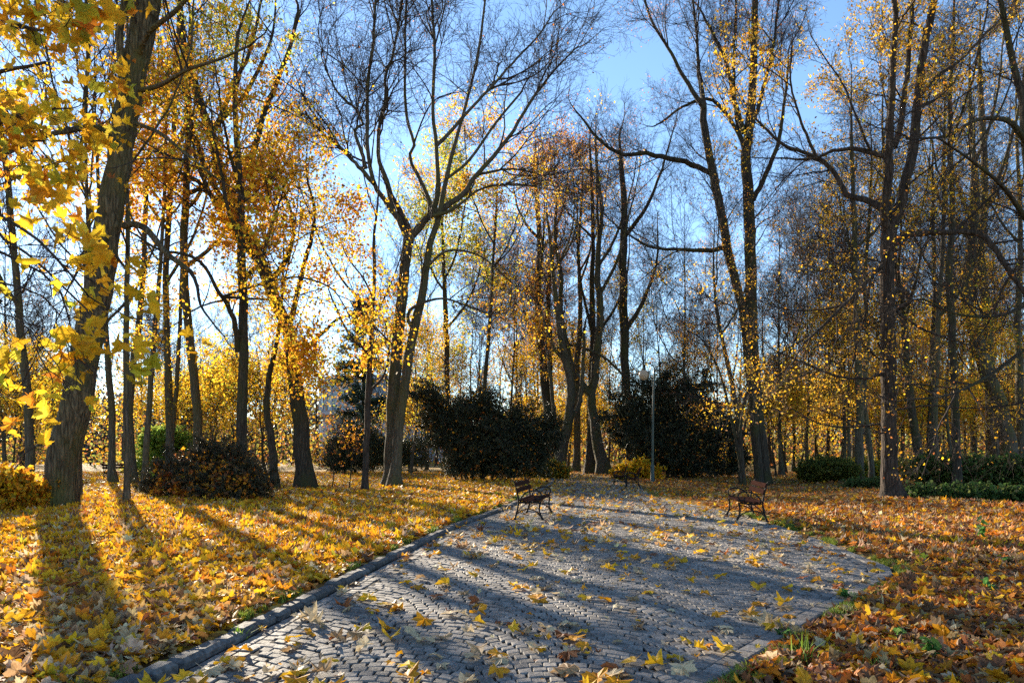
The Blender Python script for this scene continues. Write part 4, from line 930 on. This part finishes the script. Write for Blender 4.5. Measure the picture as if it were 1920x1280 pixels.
# ------------------------------------------------------------------ bushes, hedges, conifers
def bush(name, label, cat, c, lobes, n, sh, leafs, seed, mat=NEEDLE, cols=None, w=None, group=None, tpl=('blade', 0), stems=10, stemr=.03, upb=.5, shell=.55, fallen=0):
    """lobes: (x,y,z,rx,ry,rz) relative to the foot c. Shoots set through the volume carry small leaves."""
    g = rng_(seed); root = thing(name, c, label, cat, group)
    lob = np.array(lobes, float); vol = lob[:, 3] * lob[:, 4] * lob[:, 5]
    i = g.choice(len(lob), n, p=vol / vol.sum())
    u = unit(g.standard_normal((n, 3))); rr = (shell + (1 - shell) * g.random(n) ** .5)[:, None]
    lump = 1 + .16 * np.sin(u[:, 0] * 5.1 + i * 2.0 + seed) * np.sin(u[:, 2] * 6.3 + i) + .10 * np.sin(u[:, 1] * 11 + u[:, 2] * 9 + i)
    stray = np.where(g.random(n) < .12, g.uniform(1.05, 1.32, n), 1.0)
    p = lob[i, :3] + u * lob[i, 3:] * rr * (lump * stray * (.72 if tpl[0] == 'blade' else 1))[:, None]; p[:, 2] = np.abs(p[:, 2]) + .03
    d = unit(u * .9 + g.normal(0, .40, (n, 3)) + np.array([0, 0, upb]))
    le = sh * g.uniform(.5, 1.4, n) * np.where(g.random(n) < .08, 1.9, 1.0); K = 4
    P = np.stack([p + d * (le * t)[:, None] for t in np.linspace(-.5, .5, K)], 1) + g.normal(0, .012, (n, K, 3))
    P[:, :, 2] = np.maximum(P[:, :, 2], .02)
    MBs = MB(); Vt, qt = tubes(P, np.full((n, K), .004) * np.linspace(1.2, .5, K), 3); MBs.add(Vt, qt)
    top = lob[:, :3] + (0, 0, 0)
    for s in range(stems):
        l = lob[s % len(lob)]; e = l[:3] + unit(g.standard_normal(3)) * l[3:] * .6
        a = np.array([g.normal(0, .15) + .35 * l[0], g.normal(0, .15) + .35 * l[1], -.05])
        MBs.tube([a, a * .4 + e * .6 * np.array([.8, .8, .8]), e], [stemr, stemr * .7, stemr * .25], 5, K=8, cap=False)
    st = MBs.build('stem', BARK_DARK, root, True)
    if tpl[0] == 'blade':                              # ragged outer sprays grown from the stems
        ns = max(24, n // 60); li_ = g.choice(len(lob), ns, p=vol / vol.sum()); e = lob[li_, :3] + unit(g.standard_normal((ns, 3)) + (0, 0, .35)) * lob[li_, 3:] * g.uniform(.7, 1.28, (ns, 1))
        e[:, 2] = np.maximum(e[:, 2], .25); s0_ = lob[li_, :3] * (.35, .35, .25)
        tt_ = np.linspace(0, 1, 10)[None, :, None]; A0 = s0_[:, None] * (1 - tt_) + e[:, None] * tt_; A0[:, :, 2] += .15 * np.sin(tt_[..., 0] * 3.1)
        A1, B1 = grow(A0, np.full((ns, 10), stemr * .5) * np.linspace(1, .3, 10), ns * 9, .35, 1, .8, sh * 1.5, 6, .14, .12, .012, .006, g, tip=1, zmin=.1)
        A2, B2 = grow(A1, B1, ns * 34, .15, 1, .8, sh * .75, 5, .14, .04, .01, .004, g, tip=1, zmin=.06)
        nk = max(10, ns // 2); ik = g.integers(0, len(A1), nk * 3); dk = unit(A1[ik, -1] - A1[ik, 0]); dk[:, 2] = np.abs(dk[:, 2]) * .6 + .15; dk = unit(dk)
        lk = sh * g.uniform(.5, 1.3, len(ik)); tk = np.linspace(0, 1, 5)
        A3 = A1[ik, 3][:, None] + dk[:, None] * (lk[:, None] * tk)[..., None] + g.normal(0, .012, (len(ik), 5, 3)); B3 = np.full((len(ik), 5), .006) * np.linspace(1, .4, 5)
        A2 = np.concatenate([A2, A3, A3]); B2 = np.concatenate([B2, B3, B3])
        Vt, qt = tubes(np.concatenate([A2]), B2, 3); o2 = mesh('spray', Vt, [qt], BARK_DARK, st)
        q2 = len(A2); kk = leafs; i2 = np.repeat(np.arange(q2), kk); t2 = g.random(q2 * kk) * 3.99; f2 = t2.astype(int); a2 = (t2 - f2)[:, None]
        ps2 = A2[i2, f2] * (1 - a2) + A2[i2, f2 + 1] * a2 + g.normal(0, sh * .045, (len(i2), 3)); ps2[:, 2] = np.maximum(ps2[:, 2], .02)
        leaves('foliage', ps2, (.03 + sh * .075) * g.uniform(.6, 1.3, len(i2)), rand_rot(g, len(i2)), palette(g, len(i2), cols, w), tpl, mat, g, root)
    k = leafs; m = n * k
    idx = np.repeat(np.arange(n), k); t = g.random((m, 1)) - .5
    pos = p[idx] + d[idx] * (le[idx, None] * (t + .15)) + g.normal(0, sh * (.07 if tpl[0] == 'blade' else .10), (m, 3)); pos[:, 2] = np.maximum(pos[:, 2], .02)
    c_ = palette(g, m, cols, w)
    leaves('foliage', pos, (.035 + sh * .1) * g.uniform(.6, 1.3, m) if tpl[0] == 'blade' else sh * g.uniform(.14, .3, m), rand_rot(g, m), c_, tpl, mat, g, root)
    if fallen:
        j = g.integers(0, n, fallen * 4); q_ = (lob[i, :3] + u * lob[i, 3:] * g.uniform(.85, 1.1, (n, 1)) * lump[:, None])[j]; q_[:, 2] = np.abs(q_[:, 2]) + .05; keep = (q_[:, 1] < q_[:, 1].mean()) | (q_[:, 2] > q_[:, 2].mean()); q_ = q_[keep][:fallen]
        leaves('caught_leaf', q_ + g.normal(0, .08, q_.shape), g.uniform(.05, .10, len(q_)), rand_rot(g, len(q_)), palette(g, len(q_), [(.42, .2, .03), ORA, BRN, RUST, GOLD], [26, 22, 16, 18, 18]), ('maple', 1), LITTER, g, root)['kind'] = 'stuff'
    return root
YEWC = dict(cols=[(.020, .027, .012), (.032, .038, .017), (.012, .016, .009), (.085, .07, .03)], w=[36, 26, 22, 16])  # last, palest tone paints in flecks of sunlit needles
x, y = gp(395, 944)
bush('yew_bush', 'low dark spreading yew sprinkled with fallen orange leaves on the lawn', 'bush', (x, y, zed(x, y)), [(0, 0, .45, 1.2, .9, .7), (-.8, .1, .35, .8, .7, .6), (.8, -.1, .4, .8, .7, .62), (.2, .2, .9, .7, .6, .5), (-.5, 0, .95, .5, .4, .4), (1.2, 0, .3, .6, .5, .4), (-1.3, 0, .8, .45, .4, .22), (.9, 0, .95, .4, .3, .2)], 800, .5, 24, 61, fallen=2600, cols=[(.024, .026, .012), (.05, .045, .02), (.014, .015, .009), (.11, .065, .025)], w=[34, 26, 22, 18])
x, y = gp(905, 903)
bush('yew_bush', 'broad dark yew thicket beside the path behind the bench with a sunlit rim', 'bush', (x, y, zed(x, y)), [(0, 0, 1.4, 1.5, 1.4, 1.5), (1.6, 0, 1.2, 1.4, 1.3, 1.2), (-1.6, 0, 2.5, 1.2, 1.1, 1.1), (-2.7, 0, 3.6, .9, .8, .7), (-3.5, 0, 4.6, .75, .6, .4), (-2.6, 0, 4.5, .5, .5, .6), (-1.0, 0, 3.6, .7, .7, .8), (.1, 0, 3.9, .8, .8, 1.0), (.9, 0, 2.9, .9, .9, .8), (2.0, 0, 2.5, 1.0, .9, .8), (1.9, 0, 3.5, .5, .5, .5), (-1.3, .2, 1.0, .9, 1.0, .9), (3.0, 0, 1.7, .8, .8, .9), (3.6, 0, 2.8, .7, .5, .35), (2.9, 0, .7, .6, .6, .6)], 2400, .8, 30, 62, fallen=900, stems=16, stemr=.06, **YEWC)
x, y = gp(1255, 896)
bush('yew_bush', 'huge dark yew mound behind the lamp post', 'bush', (x, y, zed(x, y)), [(.3, 0, 2.2, 2.6, 1.8, 2.0), (-2.2, 0, 4.0, 1.4, 1.2, 1.0), (-3.0, 0, 3.0, 1.4, 1.2, .6), (-2.2, 0, 2.3, 1.5, 1.2, .8), (.4, 0, 4.6, 1.7, 1.3, 1.2), (2.6, 0, 2.0, 1.7, 1.4, 1.7), (3.8, 0, 1.2, 1.3, 1.2, 1.2), (-1.0, 0, 5.6, 1.0, .9, .8), (-.2, 0, 6.3, .6, .6, .6), (1.4, 0, 5.6, .9, .8, .6), (1.6, 0, 1.0, 2.2, 1.6, 1.2), (-.8, 0, 1.3, 1.3, 1.2, 1.1), (2.4, 0, 3.9, 1.0, .9, .7), (3.6, 0, 3.0, .7, .7, .5), (-3.3, 0, 5.0, .9, .7, .35), (-2.3, 0, 6.0, .7, .6, .4), (-3.9, 0, 3.7, .8, .7, .3)], 3000, .9, 30, 63, fallen=1300, stems=20, stemr=.08, **YEWC)
x, y = gp(650, 896)
bush('evergreen_shrub', 'dusky evergreen shrubbery in front of the pale building', 'bush', (x, y + 6, zed(x, y)), [(0, 0, 1.4, 2.0, 1.5, 1.6), (-1.8, 0, 1.5, 1.6, 1.3, 1.6), (1.8, 0, 1.2, 1.7, 1.3, 1.4), (-.6, 0, 2.6, 1.4, 1.1, 1.2), (3.2, 0, 1.4, 1.3, 1.1, 1.4), (-1.4, 0, .7, 2.2, 1.4, .9)], 3400, .6, 11, 64, cols=[(.035, .05, .02), (.06, .07, .03), (.02, .03, .015), (.12, .07, .03)], w=[40, 26, 24, 10])
x, y = gp(183, 918)
bush('green_shrub', 'bright green sunlit shrub behind the leaning maple', 'bush', (x, y + 6, zed(x, y)), [(-.5, 0, 1.3, 1.0, .9, 1.2), (.5, 0, 1.2, .9, .8, 1.1), (-.2, 0, 1.9, .9, .8, .6), (1.0, 0, .9, .6, .6, .8)], 1500, .4, 11, 65, mat=LEAF, cols=[(.20, .30, .03), (.28, .34, .04), (.12, .20, .03)], w=[40, 30, 30], tpl=('kite', 0))
x, y = gp(258, 902)
bush('hedge', 'low yellow green clipped hedge beyond the slim trunks', 'hedge', (x, y + 5, zed(x, y)), [(k * .9, 0, .6, .8, .6, .7) for k in range(-3, 4)], 1900, .35, 11, 66, mat=LEAF, cols=[(.36, .33, .03), (.30, .32, .04), (.45, .30, .03)], w=[40, 30, 30], tpl=('kite', 0))
x, y = gp(18, 966)
bush('orange_shrub', 'orange and yellow leaved shrub at the foot of the leaning maple', 'bush', (x, y, zed(x, y)), [(0, 0, .38, .75, .6, .5), (-.6, .1, .45, .6, .5, .5), (.35, .1, .3, .45, .4, .4), (-.2, .1, .7, .5, .4, .35)], 900, .3, 11, 67, mat=LEAF, cols=[GOLD, YEL, (.40, .30, .03), ORA], w=[28, 30, 26, 16], tpl=('kite', 0))
x, y = gp(1552, 905)
bush('clipped_shrub', 'rounded olive green shrub beside the mossy straight trunk', 'bush', (x, y, zed(x, y)), [(0, 0, .55, .9, .8, .6), (-.8, 0, .5, .7, .7, .55), (.8, 0, .5, .75, .7, .55)], 1900, .28, 11, 68, mat=LEAF, cols=[(.10, .12, .02), (.16, .16, .03), (.06, .08, .018), (.28, .22, .03)], w=[36, 30, 22, 12], tpl=('kite', 0))
x, y = gp(1850, 946)
bush('green_hedge', 'low loose green hedge of ferny plants beside the lime', 'hedge', (x, y + .4, zed(x, y)), [(k * .95 - .3, (k % 2) * .3, .12, .7, .6, .30) for k in range(-1, 8)], 1900, .3, 12, 69, mat=LEAF, cols=[(.05, .10, .02), (.08, .14, .03), (.14, .17, .04), (.035, .06, .015)], w=[36, 28, 16, 20], tpl=('kite', 0))
x, y = gp(1640, 913)
bush('fern_clump', 'small clump of green ferny plants half hidden behind the foot of the lime', 'plant', (x, y, zed(x, y)), [(0, 0, .12, .6, .5, .22), (-.7, .3, .1, .5, .4, .18)], 260, .25, 10, 75, mat=LEAF, cols=[(.06, .11, .025), (.10, .15, .04), (.16, .17, .05)], w=[40, 36, 24], tpl=('kite', 0), stems=3, stemr=.01)
x, y = gp(1880, 916)
bush('tall_hedge', 'taller green and rust tinted hedge standing behind the ferny hedge', 'hedge', (x, y, zed(x, y)), [(k * 1.0, 0, .55, .8, .7, .6) for k in range(-3, 4)], 2200, .36, 11, 70, mat=LEAF, cols=[(.06, .11, .02), (.10, .15, .03), (.18, .12, .03), (.05, .07, .02)], w=[34, 28, 16, 22], tpl=('kite', 0))
x, y = gp(1000, 890)
bush('small_shrub', 'small yellowing shrub at the kerb where the path bends', 'bush', (x + .4, 41, zed(x, 41)), [(0, 0, .5, .9, .6, .55), (.9, 0, .3, .6, .5, .4), (-.7, 0, .35, .6, .5, .4)], 700, .4, 10, 71, mat=LEAF, cols=[(.24, .22, .03), GOLD, (.14, .15, .03)], w=[40, 25, 35], tpl=('kite', 0))
bush('yellow_shrub', 'bright yellow shrub behind the two distant benches', 'bush', (7.4, 40, zed(7.4, 40)), [(0, 0, .5, .7, .5, .5), (-.8, 0, .35, .6, .5, .4), (.8, 0, .3, .5, .4, .35)], 520, .45, 9, 72, mat=LEAF, cols=[YEL, GOLD, GRNY], w=[45, 30, 25], tpl=('kite', 0))
x, y = gp(1715, 902)
bush('undergrowth_shrub', 'yellow green undergrowth shrub behind the foot of the lime', 'bush', (x, y + 2, zed(x, y)), [(k * 1.1, 0, .4, .8, .6, .5) for k in range(-2, 4)], 1300, .38, 10, 73, mat=LEAF, cols=[(.26, .27, .04), (.16, .20, .03), YEL], w=[40, 40, 20], tpl=('kite', 0))

# dark pine far behind the building's corner
d_ = 74; bx = (680 - 960) * d_ / F
pn = thing('pine_tree', (bx, d_, zed(bx, d_)), 'dark bluish pine rising behind the thin bare young tree', 'tree')
MB().tube([(0, 0, 0), (.1, 0, 9), (0, 0, 18)], [.28, .2, .05], 8, K=14, cap=False).build('trunk', BARK_DARK, pn)
g = rng_(90); pb = []; n = 85
zz = g.uniform(4, 18, n); rr = np.interp(zz, [4, 9, 15, 18.3], [2.6, 3.0, 2.0, .3]) * g.uniform(.5, 1.25, n); az = g.uniform(0, 6.28, n)
E = np.stack([np.cos(az) * rr, np.sin(az) * rr, zz + rr * .18], 1); S0 = np.stack([0 * zz, 0 * zz, zz], 1)
P = S0[:, None] + (E - S0)[:, None] * np.linspace(0, 1, 5)[None, :, None]
MBx = MB(); Vt, qt = tubes(P, np.full((n, 5), .03), 3); MBx.add(Vt, qt); cr = MBx.build('crown', BARK_DARK, pn)
m = 9000; j = g.integers(0, n, m); t = g.beta(3, 1.3, m)[:, None]
pos = S0[j] + (E - S0)[j] * t + g.normal(0, .22, (m, 3))
leaves('foliage', pos, g.uniform(.22, .42, m), rand_rot(g, m), palette(g, m, [(.025, .05, .03), (.04, .07, .04), (.015, .03, .02)], [40, 30, 30]), ('blade', 0), NEEDLE, g, cr)

# saplings, weeds and grass tufts
for (px, py, hh, lab, sd) in [(623, 912, 2.6, 'spindly sapling with a few orange leaves, nearer the stout dark trunk', 1), (655, 916, 2.2, 'spindly crooked sapling with a few orange leaves, nearer the thin young tree', 2)]:
    x, y = gp(px, py); b = (x, y, zed(x, y)); g = rng_(600 + sd)
    A = np.array([(0, 0, -.02), (.05, 0, hh * .3), (.12 * (-1) ** sd, 0, hh * .6), (.2, 0, hh)]) + b
    C = resample(A, 20)
    tree('sapling', lab, 'sapling', b, [(C, np.linspace(.028, .008, 20))], [], BARK_DARK, dict(n1=16, l1=.8, n2=60, l2=.4, n3=140, l3=.2, n4=0, rmin=.003, t0=.35), [dict(n=160, s=.07, cols=[ORA, GOLD, RUST, BRN], w=[30, 30, 20, 20])], 600 + sd, S=6, flare=0)
def weed(px, py, h, n, ls, lab, sd, cols=((.06, .16, .03), (.10, .22, .04))):
    x, y = gp(px, py); g = rng_(700 + sd); r = thing('weed', (x, y, zed(x, y)), lab, 'plant')
    ms = MB(); E = []
    for k in range(n):
        a = g.uniform(0, 6.28); e = np.array([math.cos(a) * h * .4, math.sin(a) * h * .4, h * g.uniform(.5, 1.1)]); E.append(e)
        ms.tube([(0, 0, -.01), e * (.3, .3, .6), e], [.004, .003, .002], 4, K=5, cap=False)
    ms.build('stem', GRASS, r)
    E = np.array(E); m = n * 4; P = np.repeat(E, 4, 0) * g.uniform(.5, 1.05, (m, 1)) + g.normal(0, .015, (m, 3))
    leaves('foliage', P, ls * g.uniform(.6, 1.2, m), rand_rot(g, m, 'hang'), palette(g, m, cols, [1] * len(cols)), ('oval', 1), LEAF, g, r)
weed(1826, 1018, .42, 5, .075, 'tall green weed poking out of the leaves below the lime', 1)
weed(1590, 1120, .16, 6, .05, 'low green weed at the edging stones by the path corner', 2)
weed(1750, 1235, .14, 5, .05, 'small green weed among brown leaves at the near corner', 3)
weed(1890, 1060, .12, 5, .05, 'tiny green weed among the brown leaves past the tall weed', 4)
weed(1690, 1200, .12, 4, .04, 'small round leaved weed between brown leaves', 5)
weed(1470, 1190, .10, 6, .04, 'low green weed hugging the edging stones nearest the camera', 6)
weed(1855, 1110, .14, 5, .05, 'leafy green weed alone amid orange leaves', 7)
for k, (px, py, lab) in enumerate([(1512, 1245, 'tall tuft of grass blades sprouting by the near edging stones'), (1640, 1262, 'short sparse tuft of grass among brown leaves'), (452, 1195, 'bright tuft of grass against the kerb')]):
    x, y = gp(px, py); g = rng_(800 + k); n = 26
    P = np.stack([x + g.normal(0, .03, n), y + g.normal(0, .03, n)], 1); P = np.stack([P[:, 0], P[:, 1], gh(P[:, 0], P[:, 1]) - .005], 1)
    o = grass('grass_tuft', P, .22 if k == 0 else .12, 810 + k, [(.16, .26, .03), (.24, .32, .05)])
    del o['kind']; tag(o, lab, 'grass')

# ------------------------------------------------------------------ benches
def bench(loc, rz, label, Ln=1.8, group=None):
    r = thing('park_bench', loc, label, 'bench', group, rz)
    for sy in (-1, 1):
        y = sy * (Ln / 2 - .1)
        c3 = lambda pts: [(a, y, b) for a, b in pts]
        fr = MB().tube(c3([(.03, .40), (.25, .385), (.47, .41)]), .020, 6, K=10).build('end_frame', IRON, r)
        MB().tube(c3([(-.09, .0), (-.075, .05), (-.03, .2), (.0, .36), (.0, .45), (-.03, .62), (-.075, .80), (-.105, .87), (-.14, .885), (-.15, .85)]), [.045, .026, .021, .021, .021, .019, .017, .016, .014, .012], 7, K=26).build('back_post', IRON, fr)
        MB().tube(c3([(.56, .0), (.535, .05), (.49, .17), (.48, .28), (.50, .38), (.50, .42)]), [.045, .026, .020, .020, .022, .022], 7, K=18).build('leg', IRON, fr)
        MB().tube(c3([(.03, .43), (.08, .53), (.17, .61), (.30, .655), (.43, .655), (.50, .62), (.52, .55), (.48, .485), (.41, .47), (.375, .50), (.40, .525)]), [.015, .016, .017, .018, .018, .017, .016, .016, .016, .018, .014], 7, K=34).build('armrest', IRON, fr)
        MB().tube(c3([(-.01, .60), (.08, .615), (.17, .61)]), .009, 5, K=6).build('armrest_tie', IRON, fr)
        MB().tube(c3([(-.06, .10), (.04, .19), (.16, .235), (.28, .235), (.42, .18), (.51, .09)]), .013, 6, K=18).build('stretcher', IRON, fr)
        MB().tube(c3([(-.035, .16), (.06, .27), (.2, .385)]), .012, 6, K=10).build('brace', IRON, fr)
    for k in range(5):
        a = .045 + k * .105; z = .425 + .010 * abs(k - 1.6)
        MB().box((a, 0, z), (.088, Ln, .032), bev=.006).build('seat_slat', WOOD, r, False)
    for (a, z) in ((-.005, .665), (-.045, .80)):
        tl = math.radians(-17); R_ = np.array([[math.cos(tl), 0, math.sin(tl)], [0, 1, 0], [-math.sin(tl), 0, math.cos(tl)]])
        MB().box((a, 0, z), (.03, Ln, .105), bev=.006, tilt=R_).build('back_slat', WOOD, r, False)
    return r
bench((.30, 16.35, .005), math.radians(-10), 'brown slatted bench with black iron armrests on the kerb side of the path', 2.0)
bench((5.62, 15.7, .005), math.radians(180 - 10), 'brown slatted bench with black iron armrests by the path edge before the lime', 1.8)
bench((5.5, 29.8, .005), math.radians(170), 'bench near the lamp post, the closer of the two at the path end', 1.7)
bench((5.35, 32.4, .005), math.radians(170), 'bench near the lamp post, the farther of the two at the path end', 1.7)
bx, by = (219 - 960) * 35 / F, 35
bench((bx, by, zed(bx, by)), math.radians(-22), 'lone weathered bench across the lawn by the slim trunks', 1.6)

# ------------------------------------------------------------------ lamp post
d_ = 35.2; lx = (1223.5 - 960) * d_ / F
lp = thing('street_lamp', (lx, d_, zed(lx, d_)), 'slim dark green lamp post with a white globe beside the yew mound', 'lamp')
MB().tube([(0, 0, 0), (.01, 0, 2.4), (.06, 0, 4.6), (.10, 0, 5.9)], [.075, .066, .055, .045], 12, K=20).build('pole', GREEN_PAINT, lp)
MB().lathe([(.0, 0), (.14, 0), (.14, .04), (.10, .10), (.095, .9), (.078, .96), (.0, .97)], 14).build('pole_base', GREEN_PAINT, lp)
MB().tube([(.08, 0, 5.0), (-.02, 0, 5.05), (-.02, 0, 5.5)], .02, 6, K=10).build('bracket', GREEN_PAINT, lp)
MB().tube([(.10, 0, 5.88), (0, 0, 6.05), (-.25, 0, 6.18), (-.55, 0, 6.10), (-.78, 0, 5.85), (-.82, 0, 5.55), (-.74, 0, 5.42), (-.66, 0, 5.5)], [.026, .024, .022, .02, .018, .016, .013, .010], 7, K=26).build('arm', GREEN_PAINT, lp)
gl = MB(); th = np.linspace(0, math.pi, 15); gl.lathe(np.stack([.255 * np.sin(th) * (1 + .05 * np.cos(th)), -.27 * np.cos(th)], 1), 24, (-.46, 0, 5.56))
gb = gl.build('globe', GLOBE, lp)
MB().lathe([(.0, .12), (.03, .12), (.03, .05), (.11, .03), (.14, -.03), (.0, -.03)], 14, (-.46, 0, 5.86)).tube([(-.46, 0, 5.95), (-.46, 0, 6.13)], .016, 6).build('globe_cap', GREEN_PAINT, lp)

# ------------------------------------------------------------------ buildings far behind
d_ = 105
x0, x1 = (596 - 960) * d_ / F, (742 - 960) * d_ / F
cx, rad = (x0 + x1) / 2 + 1, (x1 - x0) / 2 + 3
bd = thing('office_building', (cx, d_ + rad, 0), 'pale rounded office building with glass storeys glimpsed beyond the shrubbery', 'building')
def drum(z0, z1, r, S=40): return MB().lathe([(0, z0), (r, z0), (r, z1), (0, z1)], S)
drum(0, 6.2, rad, 40).build('wall', FARWALL, bd, False)
drum(6.2, 7.6, rad - .5).build('soffit', STONE, bd, False)
drum(7.6, 8.3, rad + .3).build('wall', FARWALL, bd, False)
drum(8.3, 13.0, rad - .1).build('window', GLASS, bd, False)
drum(13.0, 13.6, rad + .3).build('roof', FARWALL, bd, False)
mu = MB()
for k in range(40):
    a = k * 2 * math.pi / 40; mu.box(((rad - .02) * math.cos(a), (rad - .02) * math.sin(a), 10.65), (.12, .12, 4.7), a)
mu.build('mullion', FARWALL, bd, False)['kind'] = 'stuff'
wl = MB()
for k in range(5): pass
d_ = 118
pv = thing('pavilion', ((800 - 960) * d_ / F, d_, 0), 'low grey blue pavilion glimpsed through the trees behind the yew thicket', 'building')
MB().box((0, 2, 1.5), (9, 4, 3.2)).build('wall', GLASS, pv, False)
MB().box((0, 2, 3.25), (9.8, 4.8, .3)).build('roof', STONE, pv, False)
for k in (-3, -1, 1, 3): MB().box((k, -.05, 1.5), (1.1, .12, 1.8)).build('window', FARWALL, pv, False)
